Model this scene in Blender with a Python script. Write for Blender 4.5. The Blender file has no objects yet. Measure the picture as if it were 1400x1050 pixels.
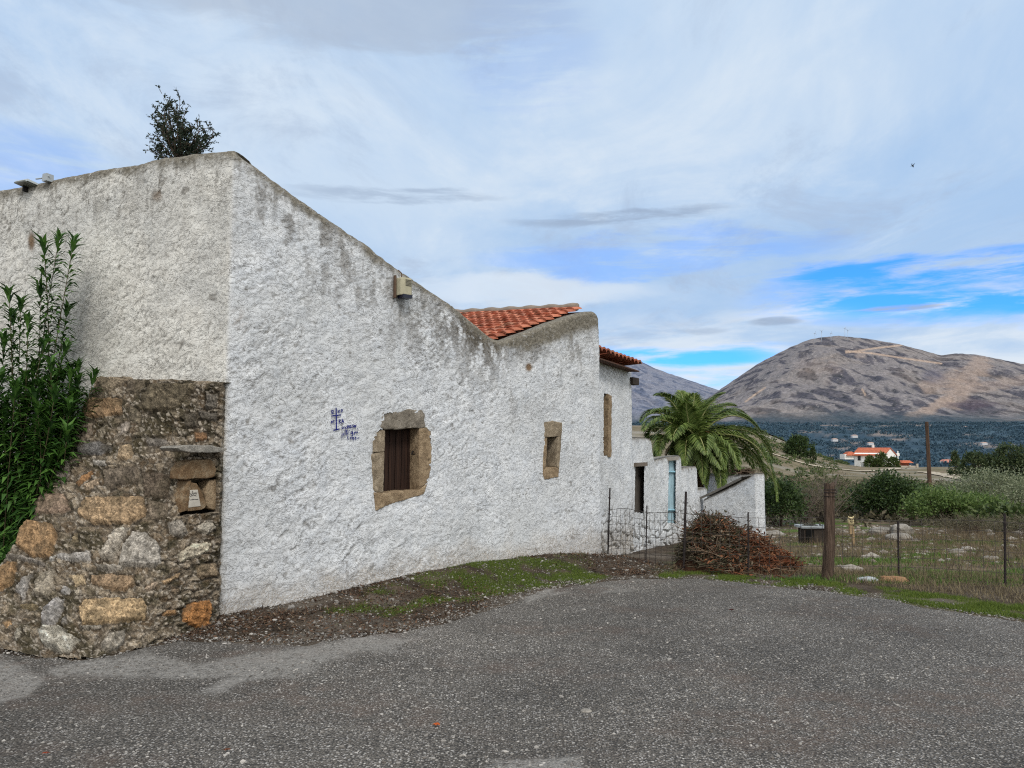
import bpy, bmesh, math, random
import numpy as np
from math import radians, sin, cos, pi
from mathutils import Vector
random.seed(7)
RNG = np.random.default_rng(11)
SC = bpy.context.scene
COL = SC.collection

# ------------------------------------------------------------------ camera maths
F, CX, CY, EYE = 1058.0, 700.0, 525.0, 1.6
PITCH = radians(4.6)
CP, SP = cos(PITCH), sin(PITCH)
def ray(px, py):
    u = (np.asarray(px, float) - CX) / F; v = (CY - np.asarray(py, float)) / F
    return u, CP - SP * v, SP + CP * v
def P(px, py, Y):                       # pixel + distance along +Y -> world
    u, y, z = ray(px, py); t = np.asarray(Y, float) / y
    return np.stack(np.broadcast_arrays(u * t, y * t, EYE + z * t), -1)
def G(px, py, z=0.0):                   # pixel on a level at height z -> world
    u, y, zz = ray(px, py); t = (np.asarray(z, float) - EYE) / zz
    return np.stack(np.broadcast_arrays(u * t, y * t, EYE + zz * t), -1)

# ------------------------------------------------------------------ noise
_perm = RNG.permutation(256); _perm = np.concatenate([_perm, _perm, _perm])
_g3 = np.array([[1,1,0],[-1,1,0],[1,-1,0],[-1,-1,0],[1,0,1],[-1,0,1],[1,0,-1],[-1,0,-1],[0,1,1],[0,-1,1],[0,1,-1],[0,-1,-1],[1,1,0],[-1,1,0],[0,-1,1],[0,-1,-1]], float)
def pn(x, y, z=0.0):
    x, y, z = np.broadcast_arrays(np.asarray(x, float), np.asarray(y, float), np.asarray(z, float))
    xi = np.floor(x).astype(int); yi = np.floor(y).astype(int); zi = np.floor(z).astype(int)
    xf = x - xi; yf = y - yi; zf = z - zi
    xi &= 255; yi &= 255; zi &= 255
    f = lambda t: t*t*t*(t*(t*6-15)+10)
    u, v, w = f(xf), f(yf), f(zf)
    def gr(a, b, c):
        h = _perm[_perm[_perm[(xi+a) & 255] + ((yi+b) & 255)] + ((zi+c) & 255)] & 15
        g = _g3[h]
        return g[..., 0]*(xf-a) + g[..., 1]*(yf-b) + g[..., 2]*(zf-c)
    L = lambda a, b, t: a + t*(b-a)
    return L(L(L(gr(0,0,0), gr(1,0,0), u), L(gr(0,1,0), gr(1,1,0), u), v),
             L(L(gr(0,0,1), gr(1,0,1), u), L(gr(0,1,1), gr(1,1,1), u), v), w)
def fbm(x, y, z=0.0, o=4, gain=.5, lac=2.03):
    s = 0; a = 1; t = 0
    for i in range(o):
        s = s + a*pn(x, y, np.asarray(z)+i*7.3); t += a; a *= gain
        x = np.asarray(x)*lac; y = np.asarray(y)*lac; z = np.asarray(z)*lac
    return s/t
def ridged(x, y, z=0.0, o=4):
    s = 0; a = 1; t = 0
    for i in range(o):
        s = s + a*(1-2*np.abs(pn(x, y, np.asarray(z)+i*5.1))); t += a; a *= .5
        x = np.asarray(x)*2.07; y = np.asarray(y)*2.07
    return s/t
def cells(x, y, seed=0, tilt=1.0):      # planar tilted chips: sharp lapped edges
    x = np.asarray(x, float); y = np.asarray(y, float)
    xi = np.floor(x).astype(int); yi = np.floor(y).astype(int)
    best = np.full(x.shape, 1e9); sec = np.full(x.shape, 1e9); h = np.zeros(x.shape)
    for a in (-1, 0, 1):
        for b in (-1, 0, 1):
            ix, iy = xi+a, yi+b
            k = _perm[(_perm[(ix+seed) & 255] + iy) & 255]
            k2 = _perm[(k+57) & 255]; k3 = _perm[(k2+91) & 255]; k4 = _perm[(k3+33) & 255]; k5 = _perm[(k4+71) & 255]
            cx = ix + k2/255.; cy = iy + k3/255.
            d = (x-cx)**2 + (y-cy)**2
            hh = (k/255.-.5) + tilt*((k4/127.5-1)*(x-cx) + (k5/127.5-1)*(y-cy))
            m = d < best
            sec = np.where(m, best, np.minimum(sec, d)); h = np.where(m, hh, h); best = np.where(m, d, best)
    return h, np.sqrt(sec)-np.sqrt(best)
def sstep(a, b, x):
    t = np.clip((np.asarray(x, float)-a)/(b-a), 0, 1); return t*t*(3-2*t)
def lerp(a, b, t): return a + (b-a)*t
def inpoly(x, y, poly):
    x = np.asarray(x, float); y = np.asarray(y, float); r = np.zeros(x.shape, bool); n = len(poly)
    for i in range(n):
        x1, y1 = poly[i]; x2, y2 = poly[(i+1) % n]
        c = ((y1 > y) != (y2 > y)) & (x < (x2-x1)*(y-y1)/((y2-y1) if y2 != y1 else 1e-9)+x1)
        r ^= c
    return r
def sdpoly(x, y, poly):                 # signed distance, positive inside
    x = np.asarray(x, float); y = np.asarray(y, float); d = np.full(x.shape, 1e9); n = len(poly)
    for i in range(n):
        x1, y1 = poly[i]; x2, y2 = poly[(i+1) % n]; dx, dy = x2-x1, y2-y1
        t = np.clip(((x-x1)*dx+(y-y1)*dy)/(dx*dx+dy*dy+1e-12), 0, 1)
        d = np.minimum(d, np.hypot(x-x1-t*dx, y-y1-t*dy))
    return np.where(inpoly(x, y, poly), d, -d)
def lin(*c):                            # sRGB 0-255 -> linear
    c = np.asarray(c, float)/255.
    return np.where(c <= .04045, c/12.92, ((c+.055)/1.055)**2.4)

# ------------------------------------------------------------------ object helpers
WLOC = {}
def props(o, label=None, cat=None, group=None, kind=None):
    if label: o['label'] = label
    if cat: o['category'] = cat
    if group: o['group'] = group
    if kind: o['kind'] = kind
    return o
def empty(name, loc, label=None, cat=None, group=None):
    o = bpy.data.objects.new(name, None); COL.objects.link(o)
    o.location = [float(v) for v in loc]; o.empty_display_size = .2
    WLOC[o.name] = np.array(loc, float)
    return props(o, label, cat, group)
def obj(name, V, FS, mat, parent=None, smooth=True, attrs=None, base=None):
    """V (n,3) world coordinates; FS list of (m,k) index arrays; one mesh object"""
    V = np.asarray(V, float)
    if isinstance(FS, np.ndarray): FS = [FS]
    FS = [np.asarray(f, int) for f in FS if len(f)]
    if parent is not None: org = WLOC[parent.name]
    elif base is not None: org = np.asarray(base, float)
    else: org = np.array([(V[:, 0].min()+V[:, 0].max())/2, (V[:, 1].min()+V[:, 1].max())/2, V[:, 2].min()])
    me = bpy.data.meshes.new(name)
    me.vertices.add(len(V)); me.vertices.foreach_set('co', (V-org).astype(np.float32).ravel())
    nl = sum(f.size for f in FS); npoly = sum(len(f) for f in FS)
    me.loops.add(nl); me.polygons.add(npoly)
    me.loops.foreach_set('vertex_index', np.concatenate([f.ravel() for f in FS]).astype(np.int32))
    tot = np.concatenate([np.full(len(f), f.shape[1]) for f in FS]); st = np.concatenate([[0], np.cumsum(tot)[:-1]])
    me.polygons.foreach_set('loop_start', st.astype(np.int32))
    me.polygons.foreach_set('loop_total', tot.astype(np.int32))
    me.update(calc_edges=True)
    me.polygons.foreach_set('use_smooth', np.full(npoly, smooth))
    for k, a in (attrs or {}).items():
        a = np.asarray(a, np.float32)
        if a.ndim == 1:
            at = me.attributes.new(k, 'FLOAT', 'POINT'); at.data.foreach_set('value', a)
        else:
            at = me.attributes.new(k, 'FLOAT_COLOR', 'POINT')
            at.data.foreach_set('color', np.concatenate([a[:, :3], np.ones((len(a), 1), np.float32)], 1).ravel())
    me.validate()
    for m in (mat if isinstance(mat, (list, tuple)) else [mat]): me.materials.append(m)
    o = bpy.data.objects.new(name, me); COL.objects.link(o)
    if parent is not None:
        o.parent = parent; WLOC[o.name] = org
    else:
        o.location = org; WLOC[o.name] = org
    return o
class MB:                               # collects shapes for ONE mesh
    def __init__(s): s.v = []; s.f = {}; s.n = 0; s.c = []
    def add(s, V, Fs, c=None):
        V = np.asarray(V, float)
        for f in (Fs if isinstance(Fs, list) else [Fs]):
            f = np.asarray(f, int); s.f.setdefault(f.shape[1], []).append(f+s.n)
        s.v.append(V); s.n += len(V)
        s.c.append(np.broadcast_to(np.asarray(c if c is not None else (1, 1, 1), float), (len(V), 3)))
    def box(s, c, sx, sy, sz, ax=(1,0,0), ay=(0,1,0), az=(0,0,1), col=None, taper=1.0):
        ax, ay, az = [np.asarray(a, float)/np.linalg.norm(a) for a in (ax, ay, az)]; c = np.asarray(c, float)
        V = [c + ax*sx*i/2*(taper if k > 0 else 1) + ay*sy*j/2*(taper if k > 0 else 1) + az*sz*k/2 for k in (-1, 1) for j in (-1, 1) for i in (-1, 1)]
        s.add(V, np.array([[0,2,3,1],[4,5,7,6],[0,1,5,4],[2,6,7,3],[0,4,6,2],[1,3,7,5]]), col)
    def tube(s, pts, r, n=6, col=None, cap=True):
        pts = np.asarray(pts, float); m = len(pts); r = np.broadcast_to(np.asarray(r, float), (m,))
        T = np.gradient(pts, axis=0); T /= np.linalg.norm(T, axis=1)[:, None]+1e-12
        up = np.array([0, 0, 1.]) if abs(T[0, 2]) < .9 else np.array([1., 0, 0])
        A = np.cross(T, up); A /= np.linalg.norm(A, axis=1)[:, None]+1e-12; B = np.cross(T, A)
        th = np.arange(n)*2*pi/n
        V = pts[:, None] + r[:, None, None]*(A[:, None]*np.cos(th)[None, :, None] + B[:, None]*np.sin(th)[None, :, None])
        i = np.arange(m-1)[:, None]*n; j = np.arange(n)[None]; k = (j+1) % n
        Fq = np.stack([i+j, i+k, i+n+k, i+n+j], -1).reshape(-1, 4)
        fs = [Fq]
        if cap: fs += [np.arange(n)[None, ::-1], (m-1)*n+np.arange(n)[None]]
        s.add(V.reshape(-1, 3), fs, col)
    def grid(s, V, col=None):           # V (a,b,3)
        a, b = V.shape[:2]
        s.add(V.reshape(-1, 3), gridf(a, b), None if col is None else np.asarray(col).reshape(-1, 3) if np.ndim(col) > 1 else col)
    def build(s, name, mat, parent=None, smooth=False, color=False, base=None):
        return obj(name, np.concatenate(s.v), [np.concatenate(f) for f in s.f.values()], mat, parent, smooth,
                   {'col': np.concatenate(s.c)} if color else None, base)
def gridf(a, b, keep=None):
    i = np.arange(a-1)[:, None]*b; j = np.arange(b-1)[None]
    f = np.stack([i+j, i+j+1, i+b+j+1, i+b+j], -1).reshape(-1, 4)
    return f if keep is None else f[keep.ravel()]

# ------------------------------------------------------------------ node helpers
class S:                                # socket with operators
    def __init__(s, nt, k): s.nt = nt; s.k = k
    def _m(s, op, *o):
        n = s.nt.nodes.new('ShaderNodeMath'); n.operation = op
        for i, a in enumerate((s,)+o):
            if isinstance(a, S): s.nt.links.new(a.k, n.inputs[i])
            else: n.inputs[i].default_value = a
        return S(s.nt, n.outputs[0])
    def __add__(s, o): return s._m('ADD', o)
    def __mul__(s, o): return s._m('MULTIPLY', o)
    def __sub__(s, o): return s._m('SUBTRACT', o)
    def __truediv__(s, o): return s._m('DIVIDE', o)
    __radd__ = __add__; __rmul__ = __mul__
    def ss(s, a, b):
        n = s.nt.nodes.new('ShaderNodeMapRange'); n.interpolation_type = 'SMOOTHSTEP'
        s.nt.links.new(s.k, n.inputs['Value'])
        if a > b: n.inputs[1].default_value, n.inputs[2].default_value, n.inputs[3].default_value, n.inputs[4].default_value = b, a, 1, 0
        else: n.inputs[1].default_value, n.inputs[2].default_value = a, b
        return S(s.nt, n.outputs[0])
    def clamp(s): return s._m('MAXIMUM', 0)._m('MINIMUM', 1)
class M:
    def __init__(s, name, rough=.85, spec=.2):
        s.m = bpy.data.materials.new(name); s.m.use_nodes = True; s.nt = s.m.node_tree
        s.b = s.nt.nodes['Principled BSDF']; s.b.inputs['Roughness'].default_value = rough
        s.b.inputs['Specular IOR Level'].default_value = spec
        s._bump = None
    def coord(s, kind='Object'):
        if not hasattr(s, '_tc'): s._tc = s.nt.nodes.new('ShaderNodeTexCoord')
        return s._tc.outputs[kind]
    def mapping(s, scale, kind='Object', rot=(0, 0, 0)):
        n = s.nt.nodes.new('ShaderNodeMapping'); n.inputs['Scale'].default_value = scale; n.inputs['Rotation'].default_value = rot
        s.nt.links.new(s.coord(kind), n.inputs[0]); return n.outputs[0]
    def noise(s, scale, detail=4, rough=.55, dist=0, vec=None):
        n = s.nt.nodes.new('ShaderNodeTexNoise'); n.inputs['Scale'].default_value = scale; n.inputs['Detail'].default_value = detail
        n.inputs['Roughness'].default_value = rough; n.inputs['Distortion'].default_value = dist
        s.nt.links.new(vec if vec is not None else s.coord(), n.inputs['Vector']); return S(s.nt, n.outputs['Fac'])
    def voro(s, scale, feature='F1', out='Distance', vec=None, rnd=1):
        n = s.nt.nodes.new('ShaderNodeTexVoronoi'); n.feature = feature; n.inputs['Scale'].default_value = scale; n.inputs['Randomness'].default_value = rnd
        s.nt.links.new(vec if vec is not None else s.coord(), n.inputs['Vector'])
        k = n.outputs[out]
        return k if out == 'Color' else S(s.nt, k)
    def attr(s, name, fac=True):
        n = s.nt.nodes.new('ShaderNodeAttribute'); n.attribute_name = name
        return S(s.nt, n.outputs['Fac']) if fac else n.outputs['Color']
    def island(s):
        n = s.nt.nodes.new('ShaderNodeNewGeometry'); return S(s.nt, n.outputs['Random Per Island'])
    def mix(s, f, a, b, mode='MIX'):
        n = s.nt.nodes.new('ShaderNodeMix'); n.data_type = 'RGBA'; n.blend_type = mode
        for i, x in ((0, f), (6, a), (7, b)):
            if isinstance(x, S): s.nt.links.new(x.k, n.inputs[i])
            elif hasattr(x, 'is_output'): s.nt.links.new(x, n.inputs[i])
            elif i == 0: n.inputs[0].default_value = x
            else: n.inputs[i].default_value = tuple(x)[:3]+(1,)
        return n.outputs[2]
    def ramp(s, f, stops, interp='LINEAR'):
        n = s.nt.nodes.new('ShaderNodeValToRGB'); n.color_ramp.interpolation = interp
        e = n.color_ramp.elements
        while len(e) < len(stops): e.new(.5)
        for k, (p, c) in enumerate(stops): e[k].position = p; e[k].color = tuple(float(v) for v in c[:3])+(1,)
        s.nt.links.new(f.k, n.inputs[0]); return n.outputs[0]
    def grey(s, f):                     # float -> colour socket usable in mix
        return f.k
    def color(s, c):
        if hasattr(c, 'is_output'): s.nt.links.new(c, s.b.inputs['Base Color'])
        else: s.b.inputs['Base Color'].default_value = tuple(float(v) for v in c[:3])+(1,)
        return s
    def bump(s, h, strength=.5, dist=.01):
        n = s.nt.nodes.new('ShaderNodeBump'); n.inputs['Strength'].default_value = strength; n.inputs['Distance'].default_value = dist
        s.nt.links.new(h.k, n.inputs['Height'])
        if s._bump is not None: s.nt.links.new(s._bump, n.inputs['Normal'])
        s._bump = n.outputs[0]; s.nt.links.new(s._bump, s.b.inputs['Normal']); return s
    def translucent(s, fac=.25):
        t = s.nt.nodes.new('ShaderNodeBsdfTranslucent'); mx = s.nt.nodes.new('ShaderNodeMixShader'); mx.inputs[0].default_value = fac
        out = s.nt.nodes['Material Output']
        src = s.b.inputs['Base Color']
        if src.links: s.nt.links.new(src.links[0].from_socket, t.inputs[0])
        else: t.inputs[0].default_value = src.default_value
        s.nt.links.new(s.b.outputs[0], mx.inputs[1]); s.nt.links.new(t.outputs[0], mx.inputs[2]); s.nt.links.new(mx.outputs[0], out.inputs[0]); return s
def leafmat(name, cols, rough=.55, tr=.25, spec=.3):
    m = M(name, rough, spec); m.color(m.ramp(m.island(), [(i/(len(cols)-1), lin(*c)) for i, c in enumerate(cols)])); m.translucent(tr); return m.m
def flatmat(name, c, rough=.8, var=.25, scale=8, bump=.2, bd=.004, spec=.2):
    m = M(name, rough, spec); c = lin(*c); n = m.noise(scale, 6, .65)
    m.color(m.ramp(n, [(.25, c*(1-var)), (.75, np.minimum(c*(1+var), 1))])); m.bump(m.noise(scale*6, 3), bump, bd); return m.m
# ================================================================== LAND
C0 = G(302, 842)[:2]; E0 = G(823, 750, .10)[:2]
RD = (E0-C0)/np.linalg.norm(E0-C0); RL = float(np.linalg.norm(E0-C0)); RN = np.array([RD[1], -RD[0]])   # right wall: direction, length, outward normal
LD = np.array([-.925, .38]); LD /= np.linalg.norm(LD); LN = np.array([-LD[1], LD[0]]); LN = LN if LN[1] < 0 else -LN
def onplane(px, py, A, n, off=0.0):     # pixel ray meets the vertical plane through A (pushed out by off)
    u, y, z = ray(px, py); A = np.asarray(A)+np.asarray(n)*off
    t = (A[0]*n[0]+A[1]*n[1])/(u*n[0]+y*n[1])
    return np.stack(np.broadcast_arrays(u*t, y*t, EYE+z*t), -1)
def on_right(px, py, off=0.0): return onplane(px, py, C0, RN, off)
def sz_right(px, py):
    p = on_right(px, py); return (p[..., :2]-C0) @ RD, p[..., 2]
def on_left(px, py, off=0.0): return onplane(px, py, C0, LN, off)

_py = [-500, 9.4, 11, 13, 18, 28, 45, 100, 200, 280, 330, 420, 600, 700, 1200, 2200, 2700, 9000]
_pz = [0, 0, -.06, -.25, -.6, -1.0, -2.0, -2.7, -4.0, -6.0, -7.5, -14, -24, -25, -9.7, 64, 75, 80]
def gsmooth(x, y):
    x = np.asarray(x, float); y = np.asarray(y, float)
    d = np.where(y > 0, np.hypot(x*.25, y), -1)
    z = np.interp(d, _py, _pz)
    # hill on the left behind the house
    u = x/np.maximum(np.abs(y), 1)
    hill = sstep(.47, .28, u)*sstep(90, 300, y)*sstep(900, 420, y)*13 + sstep(.40, .30, u)*sstep(40, 120, y)*sstep(500, 200, y)*2.0
    z = z + np.where(y > 40, hill, 0)
    # earth banked against the right wall
    s = np.clip((x-C0[0])*RD[0]+(y-C0[1])*RD[1], 0, RL)
    dist = np.hypot(x-C0[0]-s*RD[0], y-C0[1]-s*RD[1])
    bh = np.interp(s/RL, [0, .12, .25, .55, .8, 1], [0, .03, .09, .18, .185, .13])
    z = z + bh*sstep(.95, .0, dist)
    z = z + .25*fbm(x/14., y/14., 3.3, 3)*sstep(11, 24, y)*sstep(400, 100, y) + 3*fbm(x/90., y/90., 1.3, 3)*sstep(60, 300, y)
    return z
def gz(x, y):
    x = np.asarray(x, float); y = np.asarray(y, float)
    return gsmooth(x, y) + .022*fbm(x*1.1, y*1.1, .5, 4)*sstep(60, 20, np.abs(y)) + .02*fbm(x*5, y*5, 2.5, 3)*sstep(30, 12, np.abs(y))*sstep(9.3, 10.5, y)
def gp(px, py):                         # world point of a pixel on the near flat ground
    p = G(px, py, 0.0); return p[..., :2]
def W2(poly): return [tuple(gp(a, b)) for a, b in poly]
def pxof(p):                            # world -> photo pixel (used for land cover only)
    p = np.asarray(p, float); x, y, z = p[..., 0], p[..., 1], p[..., 2]-EYE
    c = y*CP+z*SP; v = -y*SP+z*CP
    return CX+F*x/np.maximum(c, .01), CY-F*v/np.maximum(c, .01)
ASPH = W2([(-500, 897), (0, 891), (110, 903), (190, 885), (250, 874), (420, 880), (560, 862), (650, 838), (740, 808), (800, 797), (870, 789), (960, 790), (1080, 803), (1200, 818), (1400, 850), (1800, 890)]) + [(10, 3), (10, -7), (-9, -7), (-9, 5)]
GRASS_A = W2([(380, 850), (470, 822), (560, 802), (640, 785), (720, 776), (790, 776), (840, 786), (810, 800), (740, 806), (660, 822), (560, 840), (460, 856)])
GRASS_B = W2([(900, 779), (960, 779), (1050, 789), (1130, 795), (1230, 805), (1400, 826), (1800, 862), (1800, 892), (1400, 849), (1200, 819), (1080, 804), (960, 791), (900, 789)])

# ---- ground: one sheet to the horizon (polar grid, finest in front of the camera)
az = np.unique(np.concatenate([np.radians(np.linspace(-48, 48, 640)), np.radians(np.arange(48, 313, 5.))]))
az = az[np.argsort(az)]; az = np.append(az, az[0]+2*pi)
rr = np.concatenate([[.05, .6, 1.2, 1.8], np.geomspace(2.4, 30, 300), np.geomspace(30.6, 700, 150)[0:], np.geomspace(720, 9000, 60)])
R_, A_ = np.meshgrid(rr, az, indexing='ij')
gx, gy = R_*np.sin(A_), R_*np.cos(A_)
gzv = gz(gx, gy)
sd_as = sdpoly(gx, gy, ASPH); near = R_ < 40
gzv = np.where(near, gzv - .05*sstep(.02, .25, sd_as), gzv)
wob = .25*fbm(gx*2, gy*2, 9., 3)
mA = np.where(near, sstep(-.05, .25, sdpoly(gx, gy, GRASS_A)+wob), 0); mB = np.where(near, sstep(-.08, .1, sdpoly(gx, gy, GRASS_B)+wob*.5), 0)
n1 = fbm(gx*.9, gy*.9, 4.4, 5); n2 = fbm(gx*.17, gy*.17, 6.1, 5); n3 = fbm(gx*3.5, gy*3.5, 8.1, 4)
def C3(*c): return lin(*c)[None, None]
def mixc(a, b, t): return a + (b-a)*np.asarray(t)[..., None]
col = mixc(C3(84, 73, 62), C3(58, 50, 42), sstep(-.25, .3, n3))
col = mixc(col, C3(112, 104, 94), sstep(.05, .35, n1)*.7)
lf_ = sstep(-2.2, -.2, gx); gpatch = sstep(-.08, .18, fbm(gx*2.4, gy*2.4, 9., 4)-.16*(1-lf_)+.12*sstep(-1., -.2, gx)); col = mixc(col, C3(66, 72, 38), np.clip(mA*gpatch*.9, 0, 1)); col = mixc(col, C3(88, 96, 46), np.clip(mB, 0, 1)*.85*sstep(-.25, .12, fbm(gx*2.1, gy*2.1, 3., 4)))
fld = sstep(9.6, 10.6, np.hypot(gx*.0, gy)+.5*n1)*sstep(1.5, 2.6, gx-.25*(gy-9.6))
field = mixc(C3(112, 98, 80), C3(86, 78, 68), sstep(-.2, .25, n1))
field = mixc(field, C3(78, 104, 42), sstep(-.06, .14, fbm(gx*.45, gy*.9, 12.2, 4)+.16*sstep(13, 10, gy)-.10)*.9)
col = mixc(col, field, fld)
mid = sstep(26, 40, gy)
hillc = mixc(C3(124, 111, 92), C3(100, 93, 70), sstep(-.15, .15, n2))
hillc = mixc(hillc, C3(150, 144, 134), sstep(.05, .3, fbm(gx*.05, gy*.05, 2.2, 4))*.8)
hillc = mixc(hillc, C3(118, 112, 84), sstep(.0, .3, fbm(gx*.4, gy*.4, 5.2, 3))*.6)
col = mixc(col, hillc, mid)
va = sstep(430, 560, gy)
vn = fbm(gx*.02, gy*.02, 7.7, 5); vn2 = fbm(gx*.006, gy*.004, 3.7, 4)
val = mixc(C3(50, 70, 84), C3(68, 88, 100), sstep(-.1, .25, vn))  # blue distance haze mixed into the valley colours
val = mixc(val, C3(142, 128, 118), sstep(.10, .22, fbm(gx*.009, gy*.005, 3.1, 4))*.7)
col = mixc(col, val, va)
SEL = (gy < -30) | (R_ > 4000)
gm = M('soil_and_fields', .95, .1)
nz = gm.noise(38, 5, .7); nf = gm.noise(1.2, 6, .65)
c = gm.mix(1.0, gm.attr('col', False), gm.ramp(nz, [(.25, (.45,)*3), (.5, (.95,)*3), (.78, (1.75,)*3)]), 'MULTIPLY')
c = gm.mix(1.0, c, gm.ramp(nf, [(.3, (.75,)*3), (.7, (1.25,)*3)]), 'MULTIPLY')
sv = gm.voro(34); sp2 = gm.noise(9, 3)
c = gm.mix((sv.ss(.22, .12)*sp2.ss(.45, .62)*gm.attr('nearm')).clamp(), c, lin(168, 160, 150))
gm.color(c); gm.bump(nz, .8, .03)
obj('ground', np.stack([gx, gy, gzv], -1).reshape(-1, 3), gridf(*gx.shape), gm.m, attrs={'col': col.reshape(-1, 3), 'nearm': (R_ < 30).astype(float).ravel()}, base=(0, 0, 0))['kind'] = 'structure'

# ---- asphalt yard
ax_, ay_ = np.meshgrid(np.arange(-8, 9.8, .035), np.concatenate([np.arange(-6.6, 2.5, .3), np.arange(2.5, 10.4, .035)]), indexing='ij')
ed = sdpoly(ax_, ay_, ASPH) + .22*fbm(ax_*1.6, ay_*1.6, 3., 5)+.10*fbm(ax_*9, ay_*9, 7., 3)
az_ = gz(ax_, ay_) + .012*sstep(0, .15, ed) - .004 + .006*fbm(ax_*3, ay_*3, 1., 3)
cc = lambda A: (A[:-1, :-1]+A[1:, :-1]+A[:-1, 1:]+A[1:, 1:])/4
ppx, ppy = pxof(np.stack([ax_, ay_, az_], -1))
wob = 14*fbm(ax_*2.5, ay_*2.5, 5., 4)
PATCH = [[(60, 912), (115, 902), (200, 887), (212, 895), (260, 905), (320, 895), (435, 882), (500, 870), (565, 868), (530, 888), (450, 905), (400, 925), (370, 932), (320, 948), (260, 948), (310, 932), (320, 925), (240, 928), (200, 927), (75, 928)],
         [(-200, 900), (20, 905), (60, 930), (40, 955), (0, 965), (-200, 965)], [(700, 808), (770, 800), (760, 815), (715, 826)], [(670, 1040), (790, 1030), (820, 1100), (600, 1100)], [(820, 806), (860, 803), (850, 810), (815, 812)]]
pm = np.zeros(ax_.shape)
for q in PATCH: pm = np.maximum(pm, sstep(-3, 6, sdpoly(ppx+wob*2.6, ppy+wob*.8, q)))
pm = np.where(ay_ > 2, pm*sstep(-.75, .1, fbm(ax_*7, ay_*7, 4., 3)+.1), 0)
rust = sstep(-.05, .3, fbm(ax_*.8, ay_*1.5, 8.8, 4)+.35*np.exp(-((ppx-1130)/190)**2-((ppy-985)/38)**2)+.25*np.exp(-((ppx-230)/160)**2-((ppy-965)/30)**2))
dk = fbm(ax_*.55, ay_*.55, 1.8, 4)
m = M('worn_asphalt', .9, .25)
v1 = m.voro(76); v1c = m.voro(76, out='Color'); v2 = m.voro(42); v2c = m.voro(42, out='Color'); nn = m.noise(160, 3, .7); nl = m.noise(5, 5, .6)
sepr = lambda k: (lambda n: (m.nt.links.new(k, n.inputs[0]), S(m.nt, n.outputs[0]))[1])(m.nt.nodes.new('ShaderNodeSeparateColor'))
base = m.ramp(nn, [(.3, lin(74, 70, 65)), (.7, lin(132, 126, 118))])
base = m.mix((v1.ss(.5, .25)*sepr(v1c).ss(.55, .85)).clamp(), base, lin(176, 172, 168))
base = m.mix((v2.ss(.42, .25)*sepr(v2c).ss(.78, .9)).clamp(), base, lin(198, 193, 185))
base = m.mix((v1.ss(.45, .7)*.75).clamp(), base, lin(46, 45, 44))
base = m.mix((m.attr('rust')*nl.ss(.35, .65)*.45).clamp(), base, lin(92, 76, 66))
base = m.mix(1.0, base, m.ramp(nl, [(.3, (.82,)*3), (.7, (1.15,)*3)]), 'MULTIPLY')
base = m.mix(1.0, base, m.ramp(m.attr('tone'), [(0, (.72,)*3), (1, (1.2,)*3)]), 'MULTIPLY')
pc = m.ramp(m.noise(70, 5, .75), [(.3, lin(104, 101, 96)), (.7, lin(178, 174, 168))])
base = m.mix((m.attr('patch')*(m.noise(20, 6, .78).ss(.3, .58))*.85).clamp(), base, pc)
m.color(base); m.bump((v1*-1)+nn*.6+v2*-.6, .9, .012)
keep = cc(ed) > 0
obj('asphalt_yard', np.stack([ax_, ay_, az_], -1).reshape(-1, 3), gridf(*ax_.shape, keep=keep), m.m,
    attrs={'patch': pm.ravel(), 'rust': rust.ravel(), 'tone': np.clip(.5+dk*1.3, 0, 1).ravel()}, base=(0, 0, 0))['kind'] = 'structure'

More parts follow.
